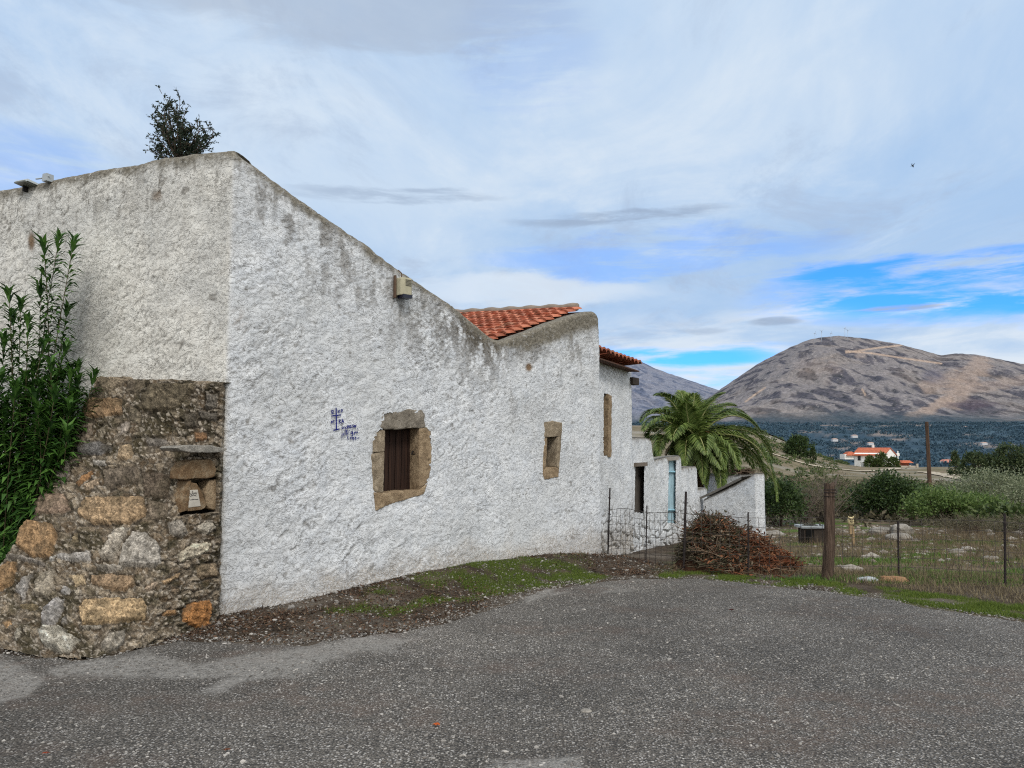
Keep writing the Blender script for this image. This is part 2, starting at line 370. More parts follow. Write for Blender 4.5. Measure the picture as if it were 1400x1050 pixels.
# ---- mountains
def mountain(name, sil, D, d0, basepy, tone, seed, foot=0.):
    px = np.linspace(sil[0][0], sil[-1][0], 620); t = np.concatenate([np.linspace(0, 1, 230), np.linspace(1.02, 1.5, 14)])
    top = np.interp(px, [s[0] for s in sil], [s[1] for s in sil]) + 1.2*fbm(px/9., 0*px, seed, 4)
    u = (px-CX)/F
    zr = EYE + ((CY-top)/F*CP+SP)/(CP-(CY-top)/F*SP)*D; zb = EYE + (610-basepy)/F*d0
    T, U = np.meshgrid(t, u, indexing='ij'); Zr = np.broadcast_to(zr, T.shape)
    Y = lerp(d0, D, T); X = U*Y*1.0
    sh = np.where(T <= 1, .25*T+.75*T**1.35, 1-(T-1)*1.2)
    Z = zb + (Zr-zb)*sh
    env = np.sin(np.clip(T, 0, 1)*pi)**.8
    gul = ridged(X/420.+.25*fbm(X/300., Y/300., seed), Y/900., seed, 5); rough = fbm(X/70., Y/110., seed+3, 5)
    Z = Z + env*((Zr-zb)*.11*gul + 19*rough) + 7*fbm(X/25., Y/40., seed+9, 3)*np.clip(env+.15, 0, 1)
    PX = CX+F*U+0*T; PY = pxof(np.stack([X, Y, Z], -1))[1]
    c = mixc(C3(*tone[0]), C3(*tone[1]), sstep(-.2, .25, fbm(X/60., Y/90., seed+5, 5)))
    c = mixc(c, C3(*tone[2]), sstep(.02, .3, fbm(X/260., Y/380., seed+7, 4))*.55)
    c = mixc(c, C3(*tone[3]), sstep(.08, .28, fbm(X/16., Y/30., seed+8, 3))*.62); c = mixc(c, C3(*tone[4]), sstep(.2, .36, fbm(X/14., Y/22., seed+18, 3))*.5*sstep(-.1, .25, fbm(X/200., Y/260., seed+11, 3)))
    c = mixc(c, C3(*tone[4]), sstep(.18, .34, ridged(X/90.+2, Y/240., seed+4, 3)-.25)*.35)
    if name == 'mountain_right':
        for (x0, y0, x1, y1, w, a) in [(1345, 498, 1300, 545, 20, .6), (1300, 545, 1225, 582, 9, .75), (1310, 515, 1270, 530, 14, .5), (1310, 535, 1400, 520, 10, .4), (1040, 570, 1130, 578, 9, .3), (1180, 484, 1180, 484, 10, .35), (1100, 500, 1140, 500, 16, .2)]:
            dx, dy = x1-x0, y1-y0; k = np.clip(((PX-x0)*dx+(PY-y0)*dy)/(dx*dx+dy*dy+1e-6), 0, 1)
            dd = np.hypot(PX-x0-k*dx, PY-y0-k*dy)+w*.9*fbm(X/80., Y/120., seed+2, 3)
            c = mixc(c, C3(158, 140, 128), sstep(w, w*.4, dd)*a)
        for pts in ([(1160, 480), (1195, 483), (1240, 490), (1290, 497)], [(1020, 549), (1032, 540), (1047, 530)], [(1160, 482), (1200, 476), (1236, 472)], [(1180, 532), (1184, 540)], [(975, 553), (990, 566)], [(1215, 578), (1300, 580), (1400, 574)]):
            for (x0, y0), (x1, y1) in zip(pts[:-1], pts[1:]):
                dx, dy = x1-x0, y1-y0; k = np.clip(((PX-x0)*dx+(PY-y0)*dy)/(dx*dx+dy*dy), 0, 1)
                c = mixc(c, C3(182, 160, 142), sstep(1.8, .5, np.hypot(PX-x0-k*dx, PY-y0-k*dy))*.75)
        c = mixc(c, C3(82, 72, 82), sstep(12, 3, np.abs(PY-553-6*fbm(X/80., Y/80., 2.))+.22*np.abs(PX-1330))*.7)  # this patch and the next: slope shadow painted into the colour
        c = mixc(c, C3(96, 94, 106), sstep(14, 4, np.hypot((PX-1278)*.6, PY-514))*.6)
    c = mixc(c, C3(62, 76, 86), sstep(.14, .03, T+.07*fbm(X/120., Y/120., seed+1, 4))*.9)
    m = M(name+'_rock', .95, .05); nn = m.noise(.09, 5, .7); k = m.mix(1.0, m.attr('col', False), m.ramp(nn, [(.3, (.6,)*3), (.7, (1.4,)*3)]), 'MULTIPLY')
    m.color(k); m.bump(nn, .7, 9)
    obj(name, np.stack([X, Y, Z], -1).reshape(-1, 3), gridf(*X.shape), m.m, attrs={'col': c.reshape(-1, 3)})['kind'] = 'structure'
    return X, Y, Z
TR = [(76, 76, 85), (96, 93, 99), (112, 103, 97), (42, 48, 52), (176, 168, 164)]  # rock tones with distance haze put into the colour
MR = mountain('mountain_right', [(760, 640), (880, 590), (940, 560), (975, 540), (990, 529), (1040, 496), (1080, 476), (1110, 464), (1128, 461), (1150, 459), (1190, 463), (1230, 470), (1262, 478), (1290, 486), (1312, 483), (1340, 485), (1370, 491), (1400, 497), (1600, 520), (1900, 545)], 4200., 2250., 580, TR, 2.2)
TL = [(92, 100, 120), (110, 116, 132), (118, 118, 128), (66, 76, 94), (158, 158, 166)]  # farther ridge: bluer haze put into its tones
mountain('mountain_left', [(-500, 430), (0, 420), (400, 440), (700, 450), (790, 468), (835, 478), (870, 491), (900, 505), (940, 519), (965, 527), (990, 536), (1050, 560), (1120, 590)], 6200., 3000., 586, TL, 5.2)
# ================================================================== CAMERA, SUN, SKY
cam = bpy.data.cameras.new('camera'); co = bpy.data.objects.new('camera', cam); COL.objects.link(co)
cam.sensor_fit = 'HORIZONTAL'; cam.sensor_width = 36; cam.lens = 36*F/1400; cam.clip_end = 30000; cam.clip_start = .05
co.location = (0, 0, EYE); co.rotation_euler = (pi/2+PITCH, 0, 0); SC.camera = co
SUN = Vector((.22, -.72, .78)).normalized()
sl = bpy.data.lights.new('sun', 'SUN'); sl.energy = 1.65; sl.angle = radians(14); sl.color = (1, .965, .91)
so = bpy.data.objects.new('sun', sl); COL.objects.link(so); so.rotation_euler = SUN.to_track_quat('Z', 'Y').to_euler(); so.location = (0, -5, 12)
w = bpy.data.worlds.new('World'); SC.world = w; w.use_nodes = True
nt = w.node_tree; nt.nodes.clear()
class WM(M):
    def __init__(s, nt): s.nt = nt
wm = WM(nt)
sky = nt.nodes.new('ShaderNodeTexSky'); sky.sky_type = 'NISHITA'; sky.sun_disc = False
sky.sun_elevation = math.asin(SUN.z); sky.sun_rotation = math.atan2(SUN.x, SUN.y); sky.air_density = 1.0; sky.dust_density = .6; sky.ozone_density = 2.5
dirv = wm.coord('Generated')
sep = nt.nodes.new('ShaderNodeSeparateXYZ'); nt.links.new(dirv, sep.inputs[0])
dx, dy, dz = [S(nt, sep.outputs[i]) for i in range(3)]
az_s = dx._m('ARCTAN2', dy); el_s = dz._m('ARCSINE')
def azel(px, py):
    u, y, z = ray(px, py); return float(np.arctan2(u, y)), float(np.arctan2(z, np.hypot(u, y)))
def comb(a, b, c=0.0):
    n = nt.nodes.new('ShaderNodeCombineXYZ')
    for i, v in enumerate((a, b, c)):
        if isinstance(v, S): nt.links.new(v.k, n.inputs[i])
        else: n.inputs[i].default_value = v
    return n.outputs[0]
den = dz._m('MAXIMUM', 0)+.10
cu, cv = dx/den, dy/den                                   # cloud sheet overhead
pl = comb(cu, cv)
n_big = wm.noise(.42, 3, .5, .6, vec=comb(cu*1.0+3.1, cv*.75))
n_mid = wm.noise(1.3, 6, .62, .8, vec=comb(cu*1.0, cv*.6, 4.0))
n_fine = wm.noise(3.6, 7, .68, .5, vec=comb(cu*.8, cv*.5, 9.0))
n_low = wm.noise(6.0, 7, .6, .6, vec=comb(az_s*1.0, el_s*4.5))
n_str = wm.noise(13.0, 6, .62, .3, vec=comb(az_s*.6, el_s*4.0, 2.0))
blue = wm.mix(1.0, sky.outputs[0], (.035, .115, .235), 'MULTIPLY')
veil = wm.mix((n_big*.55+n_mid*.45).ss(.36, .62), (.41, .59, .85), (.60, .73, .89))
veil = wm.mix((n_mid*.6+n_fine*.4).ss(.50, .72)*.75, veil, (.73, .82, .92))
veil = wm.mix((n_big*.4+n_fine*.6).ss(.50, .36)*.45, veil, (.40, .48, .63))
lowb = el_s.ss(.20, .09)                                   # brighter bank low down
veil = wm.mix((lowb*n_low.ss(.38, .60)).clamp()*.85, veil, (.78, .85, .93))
def gauss(px, py, sa, se, warp=.0):
    a, e = azel(px, py)
    p = (az_s-a)/sa; q = (el_s-e+(n_low-.5)*warp)/se
    return ((p*p+q*q)*-1.0)._m('EXPONENT') if False else S(nt, ((p*p+q*q)*-1.0)._m('POWER', 1).k) if False else (p*p+q*q).ss(1.6, .25)
gap = gauss(1330, 392, .22, .040, .06)
gap = gap._m('MAXIMUM', gauss(1180, 372, .10, .018, .05))
gap = gap._m('MAXIMUM', gauss(930, 487, .13, .014, .03))
gap = gap._m('MAXIMUM', gauss(900, 520, .16, .012, .02)*.55)
gap = gap._m('MAXIMUM', gauss(720, 70, .10, .07, .10)*.15)
gap = gap._m('MAXIMUM', (gauss(900, 350, .22, .026, .08)*.32))
gap = gap._m('MAXIMUM', (gauss(40, 235, .10, .035, .06)*.22))
gapm = (gap*(n_str.ss(.70, .42))).clamp()
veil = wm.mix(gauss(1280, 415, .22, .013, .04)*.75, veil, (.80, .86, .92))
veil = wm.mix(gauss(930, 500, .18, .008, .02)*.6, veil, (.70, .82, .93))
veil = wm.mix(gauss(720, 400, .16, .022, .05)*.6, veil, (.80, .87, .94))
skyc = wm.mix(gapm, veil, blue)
# thin grey cloud streaks
st = gauss(540, 268, .13, .009, .035)*.75
st = st._m('MAXIMUM', gauss(850, 297, .14, .010, .03))
st = st._m('MAXIMUM', gauss(1230, 421, .045, .004, .01)); st = st._m('MAXIMUM', gauss(1060, 440, .03, .006, .02)); st = st._m('MAXIMUM', gauss(960, 452, .03, .005, .02)*.6)
skyc = wm.mix((st*n_str.ss(.36, .58)).clamp()*.75, skyc, (.33, .42, .57))
skyc = wm.mix((gauss(400, -10, .35, .05, .12)*.5).clamp(), skyc, (.40, .46, .57))
# brighter cloud around the hidden sun, behind the camera
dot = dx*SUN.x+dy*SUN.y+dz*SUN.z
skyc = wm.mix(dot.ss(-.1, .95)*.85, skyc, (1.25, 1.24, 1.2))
skyc = wm.mix(dz.ss(0.0, -.06), skyc, (.12, .11, .09))
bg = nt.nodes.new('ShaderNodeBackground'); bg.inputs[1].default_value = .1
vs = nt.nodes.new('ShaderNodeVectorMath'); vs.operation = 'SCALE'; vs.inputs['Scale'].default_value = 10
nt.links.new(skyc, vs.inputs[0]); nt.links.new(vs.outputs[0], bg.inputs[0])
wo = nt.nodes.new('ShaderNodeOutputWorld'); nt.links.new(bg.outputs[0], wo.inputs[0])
SC.view_settings.view_transform = 'Standard'; SC.view_settings.look = 'None'; SC.view_settings.exposure = 0; SC.view_settings.gamma = 1
SC.render.engine = 'CYCLES'; SC.cycles.use_denoising = False; SC.cycles.filter_width = 1.15
# ================================================================== WHITEWASHED HOUSE
def plaster(s, z, amp=1.0, seed=0):
    """relief of hand-thrown plaster at wall coordinates (s, z) in metres"""
    wx = s+.05*fbm(s*5, z*5, seed+.3, 3)+.012*fbm(s*19, z*19, seed+2.3, 2); wz = z+.05*fbm(s*5, z*5, seed+7.7, 3)+.012*fbm(s*19, z*19, seed+5.3, 2)
    a = .55; u = wx*cos(a)+wz*sin(a); v = -wx*sin(a)+wz*cos(a)
    wr_ = ridged(u*3.2+.3*fbm(u*2, v*2, seed+2., 2), v*9.5, seed+3.7, 3)
    h1, e1 = cells(u*5.0, v*10.5, seed+3, 1.3)
    h2, e2 = cells(u*11+4, v*19, seed+9, 1.5)
    h4, _ = cells(u*21+9, v*30, seed+15, 1.5)
    h3, e3 = cells(wx*2.3, wz*2.7, seed+5, .8)
    rough = sstep(-.22, .18, fbm(s*.8, z*.8, seed+4.1, 3))
    rough2 = sstep(-.12, .25, fbm(s*1.9, z*1.9, seed+14.1, 3)); fine = sstep(2.3, 4.3, s) if seed == 0 else 0*s+.35
    lo = fbm(s*1.3, z*1.3, seed+1.1, 3)
    if seed == 0:                       # trowelled smooth round the painted cross
        gs, gzz = GRAF; amp = amp*(1-.88*np.exp(-((s-gs)/.30)**2-((z-gzz)/.26)**2))
    crk = sstep(.05, .0, e3)*sstep(.0, .25, fbm(s*1.7, z*1.7, seed+8., 3))
    return amp*(.026*lo + rough*(.0048*h1+.0034*h2)*(1-.5*fine) + (.2+.8*rough2)*(.0013+.0016*fine)*h4 + .0085*(1-.55*fine)*wr_ + .0016*rough2*h2 + .0035*fbm(s*26, z*26, seed+6., 3)), rough
GRAF = [float(v) for v in sz_right(471, 580)]
def topsz(pts, f):
    s, z = zip(*[f(a, b) for a, b in pts]); o = np.argsort(s); return np.array(s)[o], np.array(z)[o]
# roofline of the right wall, traced
rs, rz = topsz([(306, 203), (318, 204), (340, 219), (380, 250), (420, 279), (460, 306), (500, 333), (530, 356), (545, 369), (575, 387), (600, 404), (640, 434), (668, 458), (680, 465), (690, 466), (704, 460), (730, 450), (760, 439), (790, 429), (808, 424), (818, 425), (826, 431), (830, 440)], sz_right)
def left_sz(px, py):
    p = on_left(px, py); return (p[..., :2]-C0) @ LD, p[..., 2]
ls, lz = topsz([(318, 204), (300, 206), (270, 209), (235, 213), (200, 219), (160, 227), (120, 235), (75, 244), (40, 251), (0, 258), (-120, 282), (-260, 311), (-420, 345)], left_sz)
RES = .0165
LW = 8.0; EW = 3.4
ED = np.array([-.80, .60]); ED /= np.linalg.norm(ED)       # end wall runs back from E0
q = np.arange(-LW, RL+EW, RES); q[-1] = RL+EW
pos = np.where((q < 0)[:, None], C0+(-q)[:, None]*LD, np.where((q <= RL)[:, None], C0+q[:, None]*RD, E0+(q-RL)[:, None]*ED))
ztop = np.where(q < 0, np.interp(-q, ls, lz), np.interp(q, rs, rz)); ztop = np.where(q > RL, np.interp(q-RL, [0, .15, EW], [rz[-1], rz[-1]+.03, rz[-1]+.05]), ztop)
def smooth(a, n):
    k = np.hanning(n+2)[1:-1]; k /= k.sum(); p = n//2
    return np.stack([np.convolve(np.pad(a[:, i], (p, p), mode='reflect', reflect_type='odd'), k, 'valid') for i in range(a.shape[1])], 1)
pos = smooth(pos, 11); T_ = np.gradient(pos, axis=0); T_ /= np.linalg.norm(T_, axis=1)[:, None]
nrm = np.stack([T_[:, 1], -T_[:, 0]], 1)
ztop = smooth(ztop[:, None], 17)[:, 0]; ztop = ztop + .014*fbm(q*3, 0*q, 3.3, 4)
NR = 262; rc = .07
tt = np.linspace(0, 1, NR); zb = -.25
Q, TT = np.meshgrid(q, tt, indexing='ij')
ZF = zb + (ztop[:, None]-rc-zb)*TT
ang = np.linspace(0, pi/2, 7)[1:]
inset = np.concatenate([np.zeros(NR), rc*(1-np.cos(ang)), [.12, .2, .3, .36, .36]])
upz = np.concatenate([np.zeros(NR), rc*np.sin(ang), [rc+.004, rc, rc-.02, rc-.06, -.9]])
nw = np.concatenate([np.ones(NR), np.cos(ang), [0, 0, 0, 0, 0]]); uw = np.concatenate([np.zeros(NR), np.sin(ang), [1, 1, 1, .5, 0]])
Z = np.concatenate([ZF, np.repeat((ztop-rc)[:, None], len(upz)-NR, 1)], 1) + upz[None]
QQ = np.broadcast_to(q[:, None], Z.shape)
D, ROUGH = plaster(QQ+inset[None]*.9, Z+inset[None]*.6, 1.0, 0)
DL, RL2 = plaster(QQ*1.15+31, Z*1.15, 1.05, 20); wl = sstep(.02, -.05, QQ); D = lerp(D, DL, wl); ROUGH = lerp(ROUGH, RL2, wl)
D = D + .09*sstep(.55, .0, Z)*sstep(.3, .9, QQ)*sstep(RL+.1, RL-.4, QQ)*.5                    # plaster spreads at the foot
XY = pos[:, None]+nrm[:, None]*(D*nw[None]-inset[None])[..., None]
Z = Z+D*uw[None]
V = np.concatenate([XY, Z[..., None]], -1)
vx, vy = pxof(V)
# grime: sooty streaks, bare cement along the coping, earth splash at the foot
dtop = (ztop[:, None]+.0) - Z
n_a = fbm(QQ*4, Z*4, 2., 4); n_s = fbm(QQ*9, Z*1.1, 5., 4); n_b = fbm(QQ*22, Z*22, 9., 3)
cope = np.maximum(sstep(.17, .03, dtop+.16*n_a+.05*n_b-.16*sstep(690, 720, vx)*(QQ > 0)), (inset > .02)[None]*1.0)
streak = sstep(.75, .05, dtop)*sstep(.05, .35, n_s+.15*n_b)*.55
valley = np.exp(-(np.abs(vx-655)/62)**2.5)*sstep(560, 455, vy+.5*np.abs(vx-672))*sstep(.02, .16, fbm(QQ*8, Z*3.2, 15., 4)*.9+n_b*.45+.09+.14*np.exp(-((vx-672)/36.)**2))*1.0*(QQ > 0)
gab = sstep(690, 740, vx)*sstep(835, 800, vx)*sstep(.60, .12, dtop)*sstep(-.22, .22, n_a+.4*n_b)*.95*(QQ > 0)
alarm = np.exp(-((vx-547)/4.5)**2)*sstep(405, 415, vy)*sstep(480, 425, vy)*.6*sstep(-.3, .2, n_s)*(QQ > 0) + .55*np.exp(-((vx-530)/5.)**2-((vy-395)/15.)**2)*(QQ > 0)
under = np.exp(-((vx-600)/80)**2-((vy-450)/55)**2)*.7*sstep(.06, .22, n_b*.8+n_a*.5)*(QQ > 0)
leftd = wl*(.08*sstep(.0, .3, n_a)+.35*sstep(.9, .0, dtop)*sstep(.05, .35, n_s+.2*n_a)) + wl*.35*np.exp(-((vx-120)/34)**2-((vy-440)/60)**2)
crackl = wl*sstep(.035, .0, cells(QQ*2.2+.2*n_a, Z*2.2+.2*n_b, 14)[1])*sstep(.9, .2, dtop+.3*n_a)*.85
spots = sstep(.30, .40, fbm(QQ*7, Z*7, 31., 3))*.55*sstep(0, .2, fbm(QQ*.9, Z*.9, 3., 2)+.08)
pits = sstep(.36, .44, fbm(QQ*15, Z*15, 41., 2))*.45
wthr = (QQ > 0)*sstep(1.5, .2, dtop)*sstep(.10, .30, fbm(QQ*5, Z*2.2, 19., 5)+.3*n_b+.10*sstep(330, 520, vx)*sstep(760, 640, vx))*.6
drip = sstep(1.3, .1, dtop)*sstep(.22, .34, fbm(QQ*11+.6*n_a, Z*1.6, 25., 4)+.02)*.45
grime = np.clip(np.maximum.reduce([wthr*1.0, drip, streak, valley, gab, alarm, under, leftd, crackl, spots, pits]), 0, 1)
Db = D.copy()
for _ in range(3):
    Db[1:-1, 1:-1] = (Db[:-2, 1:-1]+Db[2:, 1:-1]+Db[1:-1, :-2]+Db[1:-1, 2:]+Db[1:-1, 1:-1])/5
crev = np.clip((Db-D)*240, 0, 1)  # relief hollows darkened in the colour: lodged dirt plus painted crevice shade
foot = sstep(.40, .04, Z-.0+.25*n_a-(.12*sstep(.5, 3, QQ)))*.75*(wl < .5)
patch = np.maximum(np.exp(-(((vx-723)/4.6)**2+((vy-502)/6.)**2)**3), wl*np.maximum(np.exp(-(((vx-43)/5.)**2+((vy-330)/13.)**2)**2), np.exp(-(((vx-215)/7.)**2+((vy-268)/8.)**2)**2)*.6))
patch = np.maximum(patch, (QQ > 0)*np.exp(-(((vx-328)/11.)**2+((vy-436)/17.)**2)**2)*.35*sstep(-.1, .2, n_b))
HOLES = [[(527, 587), (575, 584.5), (574, 672), (524.6, 674)], [(748.3, 597.5), (762.3, 596.5), (761, 638), (746, 639)]]
cen = cc(vx), cc(vy)
hole = np.zeros(cen[0].shape, bool)
OUT_BIG = [(524, 562.6), (530, 561), (552, 559.5), (576, 561), (580, 564), (583, 580), (591, 588), (590, 620), (588.6, 645), (585, 662), (579, 676), (556, 683), (533, 689.5), (514, 698), (511.5, 667), (507, 630), (507.5, 604), (514, 588), (521, 584)]
OUT_SM = [(744.4, 577), (756, 575.5), (768.5, 578), (768, 590), (767, 610), (765, 635), (763.7, 652), (745, 655), (742, 647), (743, 620), (744.5, 597)]
def shrink(p, k):
    p = np.array(p); c = p.mean(0); return [tuple(c+(a-c)*k) for a in p]
qc = cc(QQ)
for pl_ in (OUT_BIG, OUT_SM): hole |= inpoly(cen[0], cen[1], shrink(pl_, .94)) & (qc > 0) & (qc < RL)
def vdist(m, amt, sc):                  # noise-warped object coordinates
    n = m.nt.nodes.new('ShaderNodeTexNoise'); n.inputs['Scale'].default_value = sc; n.inputs['Detail'].default_value = 3; m.nt.links.new(m.coord(), n.inputs['Vector'])
    v = m.nt.nodes.new('ShaderNodeVectorMath'); v.operation = 'MULTIPLY_ADD'; v.inputs[1].default_value = (amt,)*3
    m.nt.links.new(n.outputs['Color'], v.inputs[0]); m.nt.links.new(m.coord(), v.inputs[2]); return v.outputs[0]
m = M('whitewashed_plaster', .92, .12)
nz1 = m.noise(5, 6, .65); nz2 = m.noise(60, 4, .7); nz3 = m.noise(19, 5, .65, 1.2)
white = m.mix(nz1.ss(.3, .7), lin(212, 216, 221), lin(234, 236, 238))
warm = m.mix(nz1.ss(.3, .7), lin(226, 222, 213), lin(243, 240, 232))
c = m.mix(m.attr('warm'), white, warm)
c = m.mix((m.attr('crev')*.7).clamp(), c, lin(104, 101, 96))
f1 = m.noise(8, 5, .62, 1.4, m.mapping((1, 1, 1.7))); f2 = m.noise(19, 5, .65, 1.2, m.mapping((1, 1, 1.5), rot=(.3, .2, .5))); msk = m.noise(3.1, 4, .6)
big_ = m.noise(.9, 4, .6); c = m.mix(big_.ss(.42, .66)*.4, c, lin(192, 193, 192))
l1 = (f1-.5)._m('ABSOLUTE').ss(.022, .002)*msk.ss(.46, .62); l2 = (f2-.5)._m('ABSOLUTE').ss(.03, .004)*msk.ss(.62, .46); l3 = (f2-.62)._m('ABSOLUTE').ss(.025, .004)*msk.ss(.42, .6)
c = m.mix((l1*.6+l2*.34+l3*.3).clamp(), c, lin(112, 108, 102))  # thin crease shade drawn into the colour along flake edges
c = m.mix((m.noise(70, 4, .7).ss(.62, .72)*msk.ss(.4, .65)*.55).clamp(), c, lin(126, 121, 112))
c = m.mix((m.attr('foot')*nz2.ss(.3, .6)).clamp(), c, lin(150, 138, 122))
c = m.mix((m.attr('grime')*(nz3*1.3+.4)).clamp(), c, m.mix(nz2.ss(.35, .65), lin(66, 62, 56), lin(120, 112, 100)))
cope_c = m.ramp(m.noise(24, 6, .75), [(.25, lin(72, 68, 60)), (.5, lin(122, 116, 104)), (.75, lin(160, 154, 142))])
c = m.mix((m.attr('cope')*nz3.ss(.22, .46)).clamp(), c, cope_c)
c = m.mix(m.attr('stone'), c, m.ramp(nz2, [(.3, lin(96, 78, 60)), (.7, lin(146, 122, 98))]))
m.color(c); fl1 = m.noise(8, 5, .62, 1.4, m.mapping((1, 1, 1.7))); fl2 = m.noise(19, 5, .65, 1.2, m.mapping((1, 1, 1.5), rot=(.3, .2, .5))); fl3 = m.noise(44, 4, .65, .8)
m.bump(fl1.ss(.47, .53)+fl1.ss(.60, .64)*.7+fl1.ss(.36, .40)*.7, .75, .007); rg = m.noise(1.6, 3, .5).ss(.40, .62); m.bump((fl2.ss(.44, .56)+fl2.ss(.6, .66))*(rg*.85+.12), .5, .005); m.bump(fl3*(rg*.75+.25), .22, .005); m.bump(m.noise(130, 3, .65), .15, .003)
PLASTER = m.m
HB = np.array([C0[0]-.6, C0[1]+3, 0])
house = empty('whitewashed_house', HB, 'whitewashed roughcast stone house with sloping parapet and two small stone-framed openings', 'house')
kp = np.ones((V.shape[0]-1, V.shape[1]-1), bool); kp &= ~hole
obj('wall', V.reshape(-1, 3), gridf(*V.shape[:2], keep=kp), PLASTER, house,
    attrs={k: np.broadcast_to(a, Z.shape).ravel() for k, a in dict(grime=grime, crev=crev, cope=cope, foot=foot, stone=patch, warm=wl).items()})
def wall_h(px, py):                     # relief of the right wall under a pixel
    s, z = sz_right(px, py); return plaster(s, z, 1.0, 0)[0]

# ---- stone blocks round openings
def carve(polys, A, n, d0, d1, name, mat, parent, seed=0, res=.02, rnd=.012, amp=.006, back=True):
    """blocks from pixel outlines on the vertical plane (A, n): front at d1, sides back to d0; one mesh"""
    n3 = np.array([n[0], n[1], 0.]); bm = bmesh.new()
    for pl_ in polys:
        pts = [onplane(a, b, A, n, d1) for a, b in pl_]
        vs = [bm.verts.new(p) for p in pts]
        f = bm.faces.new(vs)
        r = bmesh.ops.extrude_face_region(bm, geom=[f]); ev = [g for g in r['geom'] if isinstance(g, bmesh.types.BMVert)]
        bmesh.ops.translate(bm, verts=ev, vec=Vector(n3*(d0-d1)))
        if f.is_valid: pass
    bmesh.ops.recalc_face_normals(bm, faces=bm.faces)
    eds = [e for e in bm.edges if len(e.link_faces) == 2 and e.calc_face_angle(0) > .5]
    bmesh.ops.bevel(bm, geom=eds, offset=rnd, segments=2, affect='EDGES', profile=.6, clamp_overlap=True)
    bmesh.ops.triangulate(bm, faces=bm.faces)
    for _ in range(5):
        le = [e for e in bm.edges if e.calc_length() > res*1.8]
        if not le: break
        bmesh.ops.subdivide_edges(bm, edges=le, cuts=1, use_grid_fill=False)
        bmesh.ops.triangulate(bm, faces=[f for f in bm.faces if len(f.verts) > 3])
    bm.normal_update()
    co_ = np.array([v.co[:] for v in bm.verts]); no_ = np.array([v.normal[:] for v in bm.verts])
    dsp = amp*(2.2*fbm(co_[:, 0]*9, co_[:, 1]*9+co_[:, 2]*9, seed, 3)+1.0*fbm(co_[:, 0]*30, co_[:, 1]*30, co_[:, 2]*30+seed, 3))
    co_ = co_+no_*dsp[:, None]
    bm.verts.index_update(); Fa = np.array([[v.index for v in f.verts] for f in bm.faces]); bm.free()
    return obj(name, co_, Fa, mat, parent, True)
def stonemat(name, a, b, c_, sc=9, bump=.7):
    m = M(name, .93, .12); n = m.noise(sc, 6, .7); n2 = m.noise(sc*7, 4, .7)
    c = m.ramp(n, [(.28, lin(*a)), (.5, lin(*b)), (.72, lin(*c_))])
    c = m.mix(1.0, c, m.ramp(n2, [(.3, (.6,)*3), (.5, (1,)*3), (.72, (1.35,)*3)]), 'MULTIPLY')
    m.color(c); m.bump(n2, bump, .012); m.bump(m.noise(sc*2.4, 4), .5, .02); return m.m
FRAME = stonemat('window_limestone', (104, 93, 79), (146, 132, 112), (182, 168, 147), 12, 1.0)
FRAME_G = stonemat('lintel_limestone', (92, 86, 78), (132, 124, 112), (164, 156, 144), 12, 1.0)
FRAME_R = stonemat('tan_limestone', (104, 88, 70), (148, 128, 103), (180, 160, 132), 12, 1.0)
WOOD = M('dark_shutter_wood', .75, .2)
_v = WOOD.mapping((26, 26, .9)); _n = WOOD.noise(2.0, 5, .65, 0, _v)
WOOD.color(WOOD.ramp(_n, [(.25, lin(24, 16, 13)), (.55, lin(50, 34, 27)), (.8, lin(78, 56, 44))])).bump(_n, .5, .006)
big = empty('window', on_right(551, 630)); big.parent = house; big.location = on_right(551, 630)-HB
WLOC[big.name] = on_right(551, 630)
carve([[(523.5, 562.6), (530, 560.5), (552, 559), (577, 560.5), (581, 565), (582.5, 584.5), (553, 586.3), (526.8, 587.8), (519.5, 584)]], C0, RN, -.30, .010, 'lintel', FRAME_G, big, 1, amp=.009)
carve([[(514, 588.4), (527, 588.2), (526.2, 617.3), (507, 619.5), (507, 604)], [(507.2, 620), (526, 618), (524.4, 673.5), (511, 672), (509.5, 650)]], C0, RN, -.30, .006, 'side_stone', FRAME, big, 2)
carve([[(573.3, 585.2), (583, 585), (591.5, 588.5), (590.5, 620), (589, 645), (585, 660), (573, 669.5)]], C0, RN, -.30, .006, 'side_stone', FRAME_R, big, 3)
carve([[(511, 672.6), (524.6, 674), (549, 671), (573, 670), (584.8, 661), (579.5, 676), (556, 683), (533, 689.5), (514, 698.5)]], C0, RN, -.30, .010, 'sill', FRAME_R, big, 4)
def n_(v): return np.array([v[0], v[1], 0.])
def planks(name, quad, A, n, d, nb, mat, parent, gap=.006, th=.03, batten=()):
    """vertical boards filling a pixel quad (TL, TR, BR, BL) on a plane set back by d"""
    mb = MB(); TLp, TRp, BRp, BLp = [onplane(a, b, A, n, d) for a, b in quad]; n3 = np.array([n[0], n[1], 0])
    for i in range(nb):
        a, b = i/nb, (i+1)/nb; w_ = np.linalg.norm(TRp-TLp)/nb; g = gap/w_/nb
        off = n3*RNG.uniform(-.004, .004)
        p = [lerp(TLp, TRp, a+g), lerp(TLp, TRp, b-g), lerp(BLp, BRp, b-g), lerp(BLp, BRp, a+g)]
        Vv = np.array([x+off for x in p]+[x-n3*th+off for x in p])
        mb.add(Vv, np.array([[3,2,1,0],[4,5,6,7],[0,1,5,4],[1,2,6,5],[2,3,7,6],[3,0,4,7]]))
    return mb.build(name, mat, parent)
planks('shutter', [(524, 583), (574, 581), (573, 676), (521, 679)], C0, RN, -.17, 6, WOOD.m, big)
DARK = flatmat('dark_interior', (24, 21, 19), .95, .2, 6)
